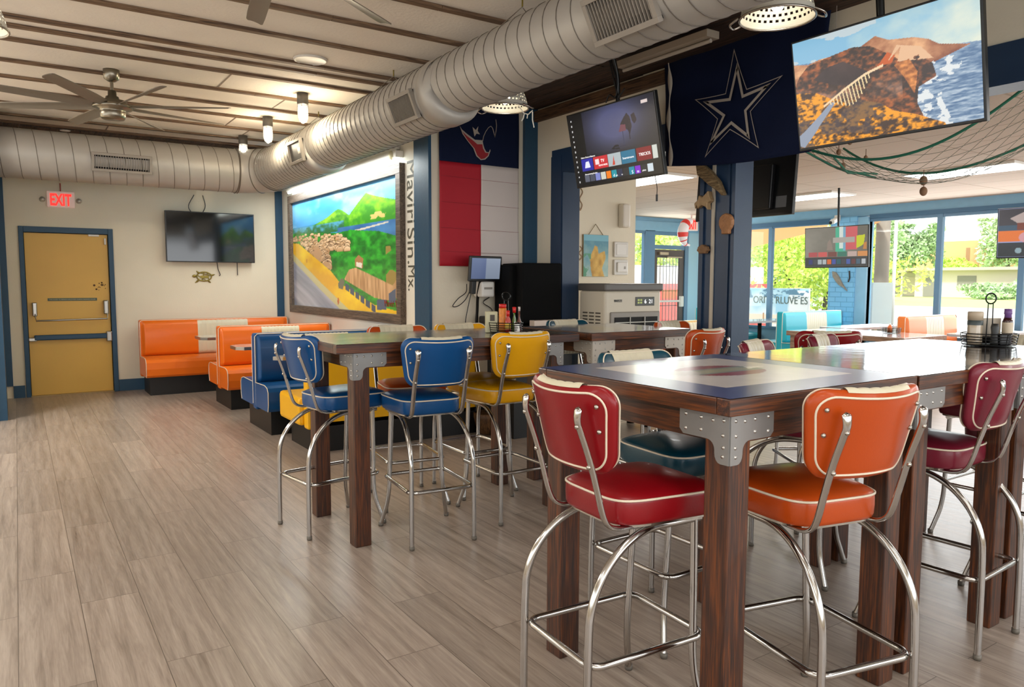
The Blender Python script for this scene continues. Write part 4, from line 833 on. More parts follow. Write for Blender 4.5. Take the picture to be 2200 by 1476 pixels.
# app menu screen and the coast screen over the opening
def box_(I,u,v,x0,x1,y0,y1,c): put(I,(u>x0)&(u<x1)&(v>y0)&(v<y1),c3(c))
def menu(u,v):
    I=np.ones(u.shape+(3,))*c3('#0E0F14'); m=v>.32; I[m]=lerp(c3('#1B1B22'),c3('#4A4E72'),1.4*np.exp(-((u-.55)/.30)**2-((v-.75)/.3)**2))[m]; put(I,(u<.18)&(v>.3),c3('#0B0B0E'))
    I[v<.42]=lerp(I,c3('#0E0F14'),(.42-v)*8)[v<.42]
    for p in ([(.62,.72),(.67,.80),(.70,.84),(.73,.78),(.74,.66),(.71,.56),(.69,.62),(.66,.66),(.61,.62)],[(.74,.80),(.78,.82),(.80,.72),(.77,.68),(.75,.72)]): put(I,inpoly(u,v,p),c3('#221A26'))
    put(I,inpoly(u,v,[(.59,.62),(.62,.71),(.67,.70),(.67,.62)]),c3('#6A3A48')); put(I,inpoly(u,v,[(.48,.42),(.53,.47),(.57,.46),(.58,.40)]),c3('#15141A')); put(I,(u>.63)&(u<.64)&(v>.44)&(v<.62),c3('#2E3250')); put(I,(u>.70)&(u<.71)&(v>.5)&(v<.66),c3('#151420')); put(I,(u>.52)&(u<.66)&(v>.425)&(v<.44),c3('#2A2C40'))
    box_(I,u,v,.865,.93,.905,.94,'#D8C8C4')
    for k in range(13): put(I,(u>.035)&(u<.05)&(np.abs(v-(.92-.072*k))<.012),c3('#CFCFCF'))
    for x0,x1,c in [(.10,.24,'#2C2C9C'),(.25,.42,'#C22A32'),(.425,.575,'#A9B4B8'),(.58,.74,'#1E6C8C'),(.75,.91,'#7A1620'),(.92,.97,'#C8CCC4')]: box_(I,u,v,x0,x1,.20,.365,c)
    put(I,inpoly(u,v,[(.135,.24),(.15,.32),(.19,.33),(.205,.24)]),c3('#E4E4F4')); put(I,inpoly(u,v,[(.47,.21),(.495,.34),(.50,.21)]),c3('#C4402A')); box_(I,u,v,.27,.315,.26,.33,'#F0D8D8')
    for i,c in enumerate(['#5A5E6C','#4A4E5C','#7C84C4','#C9C9BE','#E87A1A','#1690A0','#232C48','#25282C','#1286A0','#7A1EC0','#20242A','#C9D4DC']): x=.115+i*.0665; box_(I,u,v,x,x+.058,.045,.145,c)
    return I
t=thing('hanging_television','lit television with rows of coloured app tiles hanging left of the star flag','television',(0,0,0))
c=(onX(1328,305,3.86)); yc=(4.93+3.93)/2-.06; place(t,(3.81,4.333,2.49),(0,-1,0),R(12)); w,h=.99,.58
tvcore(t,w,h,.045); sc=screenart(t,w,h,.045,menu,240,150,1.0,'app_screen')
TW=mat('screen_text_white','#FFFFFF',.5,emit=.9,ecol='#E8E8E8')
def stx(s,u,v,size,m_=TW,W_=w,H_=h,par=None,al='CENTER'): return text('screen_text',s,size,m_,par or t,basis(((u-.5)*W_,-.0275,(v-.5)*H_),(1,0,0),(0,0,1)),.0003,1,al)
for s,u,v,z in [('Smartstreams',.655,.285,.022),('TRECIOS',.83,.29,.030),('TV',.365,.31,.035),('NEWS MORE',.365,.255,.018),('Editors Choice of features',.20,.395,.016),('Now streaming favorites',.21,.17,.015),('ph',.505,.09,.02),('tv',.565,.09,.018),('S',.68,.095,.035),('m',.74,.095,.03),('pluto',.805,.095,.018),('d',.475,.095,.03)]: stx(s,u,v,z)
MB().tube(bez([(0,.04,.1),(0,.09,.3),(.02,.10,.5),(.02,.06,.72)],5),.016,8).build('ceiling_arm',BLACKM,t)
for k,p in enumerate([[(-.10,.06,.31),(-.06,.07,.36),(0,.07,.33),(.03,.08,.42),(.0,.08,.60)],[(.05,.05,.31),(.12,.06,.37),(.02,.08,.35),(-.02,.08,.62)]]): MB().tube(bez(p,5),.006,6).build('cable',BLACKP,t)
def coast(u,v):
    n=fbm(u,v,10,50,5); nf=fbm(u,v,45,60,3); I=lerp(c3('#D6DCCB'),c3('#7FB2CF'),1.1-u*1.0+(v-.6)*.5+(n-.5)*.8); put(I,(fbm(u,v*2,4,66)>.57)&(u<.5),c3('#B9C7CC'))
    sea=v<np.interp(u,[0,1],[.80,.605]); I[sea]=lerp(c3('#4A6A8E'),c3('#C4CFD8'),(fbm(u*4,v*14,6,70)-.35)*1.7+.3*(.62-v))[sea]
    rid=np.interp(u,[0,.09,.16,.30,.40,.49,.56,.69,.76,.81,.94,.97],[.80,.77,.79,.79,.80,.862,.80,.765,.72,.66,.605,.60]); m=(v<rid)&(u<.955)&(v>np.interp(u,[0,.6,.77,.955],[.5,.5,.52,.60])); I[m]=lerp(c3('#7A3E26'),c3('#E0A878'),(n-.25)*2.2-.3*(v-.6))[m]
    mn=np.interp(u,[0,.03,.09,.215,.36,.46,.56,.62,.66,.72,.77,.79,.76,.70,1],[.60,.68,.76,.79,.82,.79,.68,.60,.62,.60,.55,.42,.38,.3,0]); rt=np.interp(v,[-.0,.1,.22,.35,.41,.5,.6],[.74,.72,.69,.70,.79,.79,.72]); m=(v<mn)&(u<rt); I[m]=lerp(c3('#33231E'),c3('#A85A2C'),(nf-.35)*2.0+(n-.5)*1.4)[m]
    put(I,inpoly(u,v,[(.49,.60),(.55,.70),(.59,.66),(.57,.60)]),c3('#C2561C')); put(I,inpoly(u,v,[(.55,.62),(.62,.72),(.60,.60),(.78,.56),(.72,.68),(.60,.74)])&(n>.40),c3('#DDB088'))
    m=inpoly(u,v,[(.58,.58),(.66,.60),(.70,.48),(.68,.30),(.63,.46)]); I[m]=lerp(c3('#8A4A20'),c3('#E0904A'),nf*1.8-.4)[m]
    m=inpoly(u,v,[(.12,.62),(.20,.70),(.30,.72),(.44,.58),(.40,.48),(.25,.52)]); I[m]=lerp(c3('#2A1F20'),c3('#4E3A38'),n)[m]
    mist=np.exp(-((v-.47+.12*u)/.07)**2)*(u<.62)*np.clip(n*2.2-.5,0,1); I=lerp(I,c3('#C9A99A'),mist*.75)
    foam=(u>rt)&(v<.57)&(u<rt+.12)&(fbm(u*3,v*3,9,80)>.52)&(u>.6); put(I,foam,c3('#D8DCDC'))
    fg=np.interp(u,[0,.12,.21,.30,.39,.5,.56,.68,.82,.86],[.53,.50,.42,.37,.345,.28,.20,.13,.02,-.1]); m=v<fg; I[m]=lerp(c3('#3E2A22'),c3('#F09A1C'),(nf-.38)*3.2+(n-.42)*2.2)[m]
    m=(v<fg)&(fbm(u,v,6,90)<.42); I[m]=lerp(I,c3('#4A4048'),.65*np.ones_like(u))[m]
    put(I,inpoly(u,v,[(.0,.02),(.03,.0),(.10,.12),(.24,.37),(.215,.38),(.13,.27),(.04,.16),(.0,.12)]),c3('#8A94A6'))
    bx=np.linspace(.17,.525,12); by=np.interp(bx,[.17,.30,.42,.525],[.355,.47,.56,.60])
    deck=np.abs(v-np.interp(u,bx,by))<.011; put(I,deck&(u>.17)&(u<.525),c3('#E8C9A0'))
    for k,x in enumerate(np.linspace(.21,.44,13)):
        top_=np.interp(x,bx,by); bot=top_-.02-.12*math.exp(-((x-.36)/.07)**2)-.08*math.exp(-((x-.29)/.06)**2); put(I,(np.abs(u-x-(top_-v)*.12)<.0032)&(v<top_)&(v>bot),c3('#F0D4A0'))
    return I
t=thing('hanging_television','large television showing an orange coastline with a bridge, hanging at the top right','television',(0,0,0))
place(t,(3.60,2.122,2.452),(0,-1,0),R(11)); w2,h2=.955,.575
TVB=onX(1728,318,3.62); 
tvcore(t,w2,h2,.045); screenart(t,w2,h2,.045,coast,330,190,1.0,'coast_screen')
MB().tube([(-.02,.05,.1),(-.02,.07,.72)],.02,8).build('ceiling_arm',BLACKM,t)
# television turned away, in the far room by the post
t=thing('hanging_television','black back of a television hanging in the far room right of the blue post','television',(0,0,0)); place(t,(5.12,4.19,2.28),(0,1,0),R(4)); tvcore(t,1.0,.60,.05)
MB().box(-.44,.0095,-.24,-.34,.0112,-.15).build('rating_label',mat('rating_label','#6A6A6A',.5),t)
MB().tube([(0,.05,.2),(0,.05,.50)],.018,8).build('ceiling_arm',BLACKM,t)
def menu2(u,v):
    I=lerp(c3('#5E5A52'),c3('#8A857A'),fbm(u,v,3,9)+(.5-u)); box_(I,u,v,.50,.66,.38,1.0,'#3FB08C'); put(I,(u>.56)&(u<.62)&(v>.45),c3('#D8E4DC')); box_(I,u,v,.66,.84,.42,1.0,'#D0525A'); box_(I,u,v,.62,.66,.4,1,'#6FA6C4')
    put(I,inpoly(u,v,[(.83,.45),(.83,.76),(.96,.78),(.94,.55),(.90,.50)]),c3('#C9D01C')); put(I,inpoly(u,v,[(.93,.42),(.94,.58),(.98,.6),(.98,.42)]),c3('#C47A3A')); box_(I,u,v,.0,1,.0,.24,'#2E3136')
    box_(I,u,v,.46,.80,.60,.74,'#A9A29A')
    for i,c in enumerate(['#B0444A','#D05050','#6E3A38','#2E6E5E','#C0A69E','#D88A4A']): x=.06+i*.158; box_(I,u,v,x,x+.145,.25,.38,c)
    for i,c in enumerate(['#2A2E6A','#3A3E48','#A9B4B8','#AEB8BC','#D8602A','#3A4A9C','#1A4E5C','#3A3A44','#3A52A0','#5A2E34','#3A566C','#B9BEC4']): x=.06+i*.077; box_(I,u,v,x,x+.062,.06,.18,c)
    put(I,inpoly(u,v,[(.36,.42),(.37,.62),(.41,.70),(.44,.58),(.46,.42)]),c3('#8A7A70')); return lerp(I,c3('#C9CCC6'),.12*np.ones_like(u))
def menu3(u,v):
    I=np.ones(u.shape+(3,))*c3('#9AA0C8'); box_(I,u,v,0,1,.32,.58,'#E8762A'); box_(I,u,v,0,.3,.6,1,'#3E3A40'); box_(I,u,v,0,1,.55,.66,'#3A5468'); box_(I,u,v,.0,1,0,.30,'#222A30'); put(I,((u-.28)/.06)**2+((v-.40)/.10)**2<1,c3('#D89AA0')); put(I,inpoly(u,v,[(.12,.8),(.3,.95),(.6,.84),(.5,.72),(.2,.7)]),c3('#B9A6A0')); box_(I,u,v,.2,.5,.56,.7,'#7A3A2A')
    for k in range(5): put(I,((u-.22-.13*k)/.035)**2+((v-.13)/.06)**2<1,c3('#8FA8B0'))
    return I
for c,fn,nm,lab in [((9.35,6.06,1.925),menu2,'far_menu_screen','lit television with app menu hanging before the brick pier in the far room'),((9.35,3.56,2.0),menu3,'edge_menu_screen','lit television with orange picture at the right edge of the picture')]:
    t=thing('hanging_television',lab,'television'); place(t,c,(0,-1,0) if nm[0]=='f' else (.12,-1,0),R(3)); tvcore(t,.95,.56,.04); screenart(t,.95,.56,.04,fn,150,90,.8,nm); MB().tube([(0,.04,.1),(0,.05,ZF-c[2])],.015,8).build('ceiling_arm',BLACKM,t)
# ---------------------------------------------------------------- flags
def cloth(fn,nx,ny,amp=.008,seed=1):
    r=np.random.RandomState(seed); ph=r.rand(6)*6; return lambda u,v: amp*(math.sin(u*9+ph[0]+v*2)+.6*math.sin(u*17+ph[1]-v*5)+.5*math.sin(v*11+ph[2]))
NAVYF=mat('navy_flag_cloth','#0A1532',.8,spec=.2,bump=.1,bscale=200); SILV=mat('silver_print','#A79C90',.6); FRED=mat('red_flag_cloth','#A80820',.7,bump=.08,bscale=200); FWH=mat('white_flag_cloth','#C9BEB8',.75,bump=.08,bscale=200)
YJ=YF-.035
t=thing('wall_flag','vertical navy, red and white flag with a horned bull mark on the jog wall','flag',(3.78,YJ,2.2))
def sheet(name,x0,x1,z0,z1,m_,amp,par,y=0,nx=24,ny=24,seed=2):
    f=cloth(None,0,0,amp,seed); m=MB(); g=[[(x0+(x1-x0)*i/nx,y+f((x0+(x1-x0)*i/nx),(z0+(z1-z0)*j/ny)),z0+(z1-z0)*j/ny) for j in range(ny+1)] for i in range(nx+1)]; m.grid(g); o=m.build(name,m_,par); s=o.modifiers.new('s','SOLIDIFY'); s.thickness=.002; return o
sheet('navy_field',-.455,.44,.365,.93,NAVYF,.004,t); sheet('red_stripe',-.455,.0,-.61,.365,FRED,.004,t); sheet('white_stripe',.0,.44,-.61,.365,FWH,.004,t)
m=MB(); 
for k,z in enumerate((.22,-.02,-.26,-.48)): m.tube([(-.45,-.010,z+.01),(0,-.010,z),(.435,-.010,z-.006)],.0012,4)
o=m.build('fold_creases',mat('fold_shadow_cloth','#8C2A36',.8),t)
def jp(px,py): p=onY(px,py,YJ-.014); return (p.x-3.78,p.z-2.2)
def J(q): return jp(840+q[0]/6.11,180+q[1]/6.11)
m=MB(); horn=[(903,556),(930,600),(1000,660),(1100,735),(1200,742),(1208,790),(1225,850),(1250,895),(1284,900),(1300,862),(1304,880),(1280,950),(1235,995),(1180,1002),(1120,950),(1080,845),(1000,745),(940,660)]
m.prism([J(q) for q in horn],-.0165,-.013,'Y'); m.build('mark_outline',SILV,t); MB().tube([(a,-.0145,b_) for a,b_ in [J(q) for q in [(1204,750),(1215,690),(1245,625),(1280,575),(1310,556),(1332,580),(1350,640),(1363,700),(1378,620),(1385,550),(1376,470)]]],.0035,5).build('mark_curve',SILV,t)
m=MB(); m.prism([J(q) for q in [(935,630),(1000,690),(1080,750),(1130,795),(1195,795),(1205,850),(1235,905),(1280,910),(1268,945),(1225,982),(1180,990),(1130,940),(1095,850),(1010,748)]],-.019,-.0166,'Y'); m.build('mark_red',mat('mark_red','#8E0C18',.6),t)
m=MB(); m.prism([J(q) for q in [(1070,568),(1112,608),(1145,560),(1136,620),(1166,662),(1120,655),(1096,692),(1085,640)]],-.0165,-.013,'Y'); m.build('mark_star',SILV,t)
XS=4.385
t=thing('star_flag','large navy flag with an outlined silver star hanging on the partition','flag',(XS,3.7,2.75))
f=cloth(None,0,0,.006,5)
tl,tr_,bl,br_=[onX(px,py,XS) for px,py in [(1428,118),(1790,2),(1430,357),(1742,325)]]
def F(u,v):
    a=tl.lerp(tr_,u); b_=bl.lerp(br_,u); b_=Vector((b_.x,b_.y,b_.z-.05*math.sin(PI*u)*.6)); p=b_.lerp(a,v); return (f(u*1.4,v),p.y-3.7,p.z-2.75)
m=MB(); m.grid([[F(i/40,j/26) for j in range(27)] for i in range(41)]); o=m.build('flag_cloth',NAVYF,t); s=o.modifiers.new('s','SOLIDIFY'); s.thickness=.002
m=MB(); g=[]
for j in range(41):
    v=j/40; wd=.014*(1+.75*math.sin(v*19)); cx_=.045+.006*math.sin(v*11); a=F(cx_,v); g.append([(a[0]-.016,a[1]+wd,a[2]),(a[0]-.024,a[1],a[2]),(a[0]-.016,a[1]-wd,a[2])])
m.grid(g); o=m.build('white_header_strip',mat('flag_header','#B5AA9A',.7),t); s=o.modifiers.new('s','SOLIDIFY'); s.thickness=.002
def S(q,dx): p=onX(1180+q[0]/3.929,60+q[1]/3.929,XS-.02); return Vector((dx,p.y-3.7,p.z-2.75))
def ribbon(pts,wd,dx,bend=0):
    C=[S(q,dx) for q in pts]; n=len(C); P=[]
    for i in range(n):
        a,b_=C[i],C[(i+1)%n]; mid=(a+b_)/2; ctr=sum(C,Vector())/n; mid=mid+(ctr-mid).normalized()*bend
        for k in range(6): q=k/6; P.append(a*(1-q)**2+mid*2*q*(1-q)+b_*q*q)
    n=len(P); ctr=sum(P,Vector())/n; inn=[]
    for i in range(n):
        a,b_,c_=P[i-1],P[i],P[(i+1)%n]; d1=(b_-a).normalized(); d2=(c_-b_).normalized(); n1=Vector((0,-d1.z,d1.y)); n2=Vector((0,-d2.z,d2.y)); nn=(n1+n2); L_=nn.length; nn=nn*2/max(L_*L_,.16)
        if (b_+nn*.01-ctr).length>(b_-ctr).length and i%6: pass
        inn.append((b_,nn))
    A=sum(P[i].y*P[(i+1)%n].z-P[(i+1)%n].y*P[i].z for i in range(n)); sg=1 if A>0 else -1
    I2=[b_+nn*wd*sg for b_,nn in inn]; m=MB(); vs=P+I2; m.add(vs,[(i,(i+1)%n,(i+1)%n+n,i+n) for i in range(n)]); return m
out=[(1560,175),(1668,515),(1972,398),(1700,705),(1770,1017),(1525,860),(1312,1095),(1418,770),(1228,605),(1487,553)]
inn_=[(1585,292),(1640,563),(1872,463),(1665,700),(1694,942),(1535,815),(1343,1003),(1462,745),(1296,622),(1517,592)]
for pts,wd,bd,nm in [(out,.0055,.012,'star_outline'),(inn_,.020,.0,'star_emblem')]:
    o=ribbon(pts,wd,-.020,bd).build(nm,SILV,t)
# unlit batten light over the flag and small pennant
t=thing('ceiling_batten_light','unlit white batten light on the plank border above the star flag','light fixture',(3.94,3.96,3.09)); MB().box(-.06,-.45,-.02,.06,.45,.03,b=.004).build('tray',mat('dull_white_tray','#A39685',.5),t); MB().tube([(0,-.43,-.035),(0,.43,-.035)],.014,8).build('tube_lamp',mat('unlit_tube','#B8AFA2',.3),t)
o=MB().prism([(0,0),(.09,-.02),(.075,-.10),(.02,-.26)],-.002,.002,'X').tube([(0,.03,-.01),(0,.03,.145)],.002,4).build('paper_pennant',mat('pennant_grey','#A89E94',.7),None,(XS-.05,2.90,3.02)); o.rotation_euler=(0,0,R(180)); tag(o,'small pale paper pennant hanging at the star flag corner','ornament')
# ---------------------------------------------------------------- shells and driftwood on the post
XP=X2-.03
def pp(px,py): return onX(px,py,XP)
o=MB(); c=[(1500,352),(1508,348),(1532,368),(1550,390),(1561,418),(1556,421),(1548,412),(1528,398),(1503,376)]
P=[pp(*q) for q in c]; o.prism([(p.y,p.z) for p in P],XP-.035,XP+.01,'X'); o=o.build('driftwood_board',wood('driftwood_carving','#2E2418','#6A5436','#A08A62','Y',.8,0,3)); o.modifiers.new('b','BEVEL').width=.006; tag(o,'curved carved driftwood board at the top of the blue post','ornament')
o=MB(); c=[(1528,410),(1531,424),(1534,431),(1526,437),(1527,452),(1522,445),(1513,441),(1505,448),(1503,440),(1500,450),(1498,438),(1506,430),(1508,420),(1516,424)]
P=[pp(*q) for q in c]; o.prism([(p.y,p.z) for p in P],XP-.04,XP+.01,'X'); o=o.build('spider_conch',mat('conch_shell','#9A7E5A',.6,noise=.3,nscale=30,bump=.5,bscale=60)); o.modifiers.new('b','BEVEL').width=.006; tag(o,'spiky conch shell on the blue post below the driftwood board','shell')
o=MB(); pc=pp(1562,478); pts=[]
for k in range(25): a=R(-60+300*k/24); rr=.062*(1+.03*math.cos(a*12)); pts.append((pc.y+rr*math.sin(a-PI*.5+R(0))*1.0,pc.z+rr*math.cos(a-PI*.5)))
pts=[(pc.y+.062*math.sin(q)*(1+.02*math.cos(q*14)),pc.z+.066*math.cos(q)*(1+.02*math.cos(q*14))) for q in np.linspace(R(-145),R(145),30)]+[(pc.y+.035,pc.z-.085),(pc.y-.035,pc.z-.085)]
o.prism(pts,XP-.025,XP+.012,'X'); o=o.build('scallop_shell',mat('scallop_brown','#9A6A42',.6,noise=.3,nscale=40,bump=.5,bscale=70)); o.modifiers.new('b','BEVEL').width=.006; tag(o,'brown scallop shell on the right face of the blue post','shell')
pc=pp(1513,536); o=MB(); pts=[(pc.y+.05*math.sin(q)*(1+.12*math.cos(q*7)),pc.z+.034*math.cos(q)*(1+.12*math.cos(q*5))) for q in np.linspace(0,2*PI,26,endpoint=False)]; o.prism(pts,XP-.03,XP+.012,'X'); o=o.build('oyster_shell',mat('oyster_brown','#7A5A3C',.7,noise=.4,nscale=40,bump=.6,bscale=60)); o.modifiers.new('b','BEVEL').width=.006; tag(o,'small rough oyster shell lowest on the left side of the post','shell')
# dangling cable end under the app television
tag(MB().tube(bez([(3.95,4.05,2.25),(4.0,4.07,2.15),(4.03,4.10,2.10)],4),.003,5).tube([(4.03,4.10,2.10),(4.035,4.105,2.05)],.008,6).build('cable_end',BLACKP),'loose black cable end dangling below the app television','cable')
# ---------------------------------------------------------------- jog wall corner: tablet, speaker, counter
t=thing('wall_tablet','wall mounted tablet showing a pale screen below the flag','tablet',(3.71,YF-.22,1.565)); place(t,(3.71,YF-.22,1.565),(1,.14,0),R(6))
MB().box(-.195,-.014,-.12,.195,.014,.12,b=.008).build('housing',BLACKP,t)
paint('screen',40,24,lambda u,v: np.where(((u>.5)[...,None]),c3('#8B96A8'),c3('#5E6C90'))+((v-.5)*.08)[...,None],[(-.175,-.0155,.10),(.175,-.0155,.10),(-.175,-.0155,-.095),(.175,-.0155,-.095)],attrmat('lit_screen_tablet',.2,.8),t)
MB().box(-.14,.0,-.24,-.09,.05,-.10,b=.006).build('card_reader',BLACKP,t)
MB().tube(bez([(-.02,.02,-.05),(0,.08,-.25),(.02,.10,-.42),(.02,.10,-.62)],4),.014,8).build('mount_arm',BLACKM,t)
t=thing('receipt_printer','small white receipt printer under the wall tablet','printer',(3.76,YF-.14,1.37)); MB().box(-.075,-.06,-.075,.075,.10,.075,b=.02).build('printer_body',WHITEP,t); MB().box(-.045,-.063,.0,.045,-.058,.02).build('paper_slot',mat('slot_grey','#8C867C',.5),t)
for p,lab in [([(3.58,YF-.10,1.42),(3.60,YF-.05,1.34),(3.52,YF-.04,1.28),(3.46,YF-.04,1.21),(3.52,YF-.04,1.21),(3.60,YF-.04,1.27),(3.64,YF-.06,1.36)],'thin black cable looping left under the tablet'),([(3.66,YF-.06,1.36),(3.63,YF-.04,1.2),(3.60,YF-.04,1.05),(3.62,YF-.04,.98)],'thin black cable hanging straight below the tablet'),([(3.86,YF-.06,1.38),(3.88,YF-.04,1.30),(3.80,YF-.04,1.24),(3.90,YF-.04,1.17),(3.89,YF-.04,1.08)],'thin black cable right of the receipt printer')]: tag(MB().tube(bez(p,5),.0045,5).build('cable',BLACKP),lab,'cable')
tag(MB().box(3.70,YF-.30,1.045,4.02,YF-.12,1.115,b=.015).build('pos_keyboard_arm',BLACKP),'black folded support arm beside the speakers','bracket')
t=thing('pa_speaker','large black loudspeaker cabinet in the corner under the flag','speaker',(4.20,5.92,1.02)); t.rotation_euler=(0,0,R(-8))
MB().box(-.23,-.20,.03,.19,.25,.60,b=.012).build('cabinet',mat('black_speaker_cabinet','#070707',.8,spec=.15,bump=.15,bscale=150),t)
m=MB()
for x,z in [(-.10,.52),(.09,.52),(-.09,.33),(-.05,.28)]: m.lathe([(.001,-.004),(.006,-.003),(.007,0)],8,0,(x,-.2,z),'Y')
m.build('rivets',RIVET,t); MB().lathe([(.001,-.006),(.010,-.005),(.013,0)],12,0,(0.01,-.2,.10),'Y').build('jack_plate',RIVET,t)
t=thing('pa_speaker','second black loudspeaker cabinet left of the bolted one','speaker',(3.93+.02,6.0,1.02)); MB().box(-.02,-.14,.03,.0,-.10,.04).build('foot',BLACKP,t); MB().box(-.05,-.12,.03,.10,.18,.585,b=.02).build('cabinet',MATS['black_speaker_cabinet'],t)
t=thing('back_counter','black service counter in the corner with a pale drawer edge','counter',(4.05,5.93,0)); MB().box(-.30,-.33,0,.37,.26,1.0).build('counter_body',mat('counter_black','#151413',.5),t); MB().box(-.32,-.35,1.0,.37,.27,1.03,b=.004).build('worktop',mat('counter_top_dark','#1E1B19',.4),t)
t=thing('cash_drawer','pale metal cash drawer on the counter below the loudspeaker','drawer',(4.19,5.68,1.03)); MB().box(-.20,-.06,0,.18,.02,.055,b=.004).build('drawer_front',mat('cash_drawer_pale','#C4B2A4',.4,metal=.3),t); MB().box(-.008,-.064,.018,.008,-.058,.042).build('keyhole',BLACKP,t)
t=thing('wooden_planter','round brown wooden planter on the floor under the middle tables','planter',(3.72,5.95,0)); MB().lathe([(.001,0),(.10,0),(.13,.02),(.165,.16),(.165,.20),(.15,.205),(.15,.18),(.001,.17)],28).build('tub',wood('planter_wood','#2A1A0C','#5A3C1E','#7A5630','Z',.6),t); MB().tube([(.158*math.cos(q),.158*math.sin(q),.19) for q in np.linspace(0,2*PI,30,endpoint=False)],.008,6,closed=True).build('hoop',mat('hoop_brown','#6A4A28',.6),t)
tag(MB().box(3.66,6.06,.50,3.66+.30,6.18,.80,b=.01).build('cream_cabinet',mat('cream_metal','#BBAE98',.5)),'cream metal wall cabinet glimpsed under the middle table','cabinet')
# ---------------------------------------------------------------- air cooler
t=thing('air_cooler','large grey and cream evaporative air cooler standing in the opening','air cooler',(4.93,5.56,0))
CO=mat('cooler_cream','#C8BEAA',.4); CG=mat('cooler_grey','#8D867C',.4)
MB().box(-.36,-.26,.10,.36,.12,1.36,b=.02).build('cooler_body',CO,t); MB().box(-.375,-.28,1.36,.375,.135,1.43,b=.014).build('lid',mat('cooler_lid','#5C5752',.4),t)
MB().box(-.30,-.275,.50,.34,-.255,1.16,b=.012).build('front_grille_frame',CG,t); MB().box(-.255,-.280,.54,.30,-.270,1.11).build('grille_recess',DARK,t)
m=MB(); 
for z in np.linspace(.58,1.06,8): m.box(-.255,-.292,z-.004,.30,-.280,z+.004)
for x in (-.07,.12): m.box(x-.004,-.294,.54,x+.004,-.282,1.11)
m.build('grille_bars',mat('grille_silver','#A9A49A',.35,metal=.5),t)
MB().box(.02,-.266,1.215,.27,-.258,1.30,b=.004).build('control_panel',mat('control_panel','#3A3834',.3),t)
text('panel_digits','6  21',.055,mat('panel_digit','#FFFFFF',.4,emit=1.0),t,basis((.19,-.2665,1.255),(1,0,0),(0,0,1)),.0005); text('panel_icons','88 88\n88 88',.026,mat('panel_icon','#B9C46A',.4,emit=.5,ecol='#B9C46A'),t,basis((.075,-.2665,1.257),(1,0,0),(0,0,1)),.0005)
text('maker_lettering','BREEZE',.030,mat('maker_black','#2A2622',.5),t,basis((-.20,-.2625,1.265),(1,0,0),(0,0,1)),.0005,bold=.001)
m=MB()
for cx_ in (-.16,-.065,.03):
    for z in np.linspace(.42,1.15,24): m.box(-.362,cx_-.036,z-.008,-.3585,cx_+.036,z+.006)
o=m.build('side_vent_slots',mat('slot_dark','#4A4338',.6),t); o['kind']='stuff'
m=MB(); m.box(-.362,-.24,.12,-.36,-.02,.30); 
for s,a in ((-1,-1),(1,-1),(-1,1),(1,1)): MB().lathe([(.001,0),(.04,0),(.04,.06),(.02,.1),(.001,.1)],14,c=(s*.28,a*.12-.06,0)).build('caster',BLACKP,t)
# things on the passage wall
YW=YF-.003
t=thing('fish_board','small hanging board painted with a yellow fish on blue','painting',(5.24,YW,1.725))
def fishart(u,v):
    n=fbm(u,v,6,3); I=lerp(c3('#5E94A6'),c3('#B9CDBE'),(.8-v)*1.2+(n-.5)); m=inpoly(u,v,[(.3,.15),(.25,.45),(.45,.75),(.55,.72),(.6,.55),(.85,.62),(.9,.45),(.75,.2),(.85,0),(.35,0)]); I[m]=lerp(c3('#B88A3C'),c3('#E8C068'),n*1.6-.3)[m]; put(I,v>.86,c3('#7FB8C8')); put(I,(u<.3)&(v<.55)&(n>.5),c3('#5E9A7A')); return I
MB().box(-.175,-.02,-.225,.175,-.002,.225).build('board',mat('board_edge','#8A7A5C',.6),t); paint('board_picture',50,60,fishart,[(-.173,-.0215,.223),(.173,-.0215,.223),(-.173,-.0215,-.223),(.173,-.0215,-.223)],attrmat('fish_pigment',.6),t); MB().tube([(-.11,-.015,.215),(0,-.01,.34),(.11,-.015,.215)],.004,5).build('cord',mat('jute','#7A6A48',.8),t)
t=thing('air_freshener','white wall mounted air freshener dispenser above the dials','dispenser',(5.62,YW,2.17)); MB().box(-.055,-.09,-.13,.055,0,.13,b=.02).build('dispenser_body',mat('dispenser_cream','#D8CFC0',.35),t); MB().lathe([(.001,-.004),(.007,-.003),(.008,0)],10,0,(.0,-.09,.10),'Y').build('sensor',BLACKP,t)
t=thing('thermostat','square thermostat with a dial in a clear cover','thermostat',(5.60,YW,1.80)); MB().box(-.10,-.03,-.085,.10,0,.085,b=.008).build('cover',mat('clear_cover','#D4CFC6',.2),t); MB().box(-.075,-.034,-.06,.075,-.03,.06,b=.004).build('thermostat_plate',WHITEP,t); MB().lathe([(.001,-.02),(.018,-.018),(.022,0)],16,0,(.03,-.034,.0),'Y').build('dial',mat('dial_brown','#6A5A4A',.4),t)
t=thing('thermostat','square thermostat with a white keypad below the dial one','thermostat',(5.60,YW,1.605)); MB().box(-.10,-.03,-.085,.10,0,.085,b=.008).build('cover',MATS['clear_cover'],t); MB().box(-.07,-.05,-.055,.075,-.03,.055,b=.008).build('thermostat_plate',WHITEP,t); MB().box(.02,-.052,-.02,.045,-.05,.01).build('keypad',mat('keypad_grey','#9A958C',.5),t)
SH=mat('stencil_brown','#A58A6C',.7)
for z,s,lab in [(2.32,1.,'small brown seahorse stencil high on the passage wall'),(1.75,.6,'small brown starfish stencil by the fish board')]:
    tag(MB().tube(bez([(5.03,YW-.004,z+.12*s),(5.06,YW-.004,z+.07*s),(5.02,YW-.004,z),(5.055,YW-.004,z-.06*s),(5.03,YW-.004,z-.12*s),(5.015,YW-.004,z-.09*s)],4),.006,5).build('wall_ornament',SH),lab,'ornament')
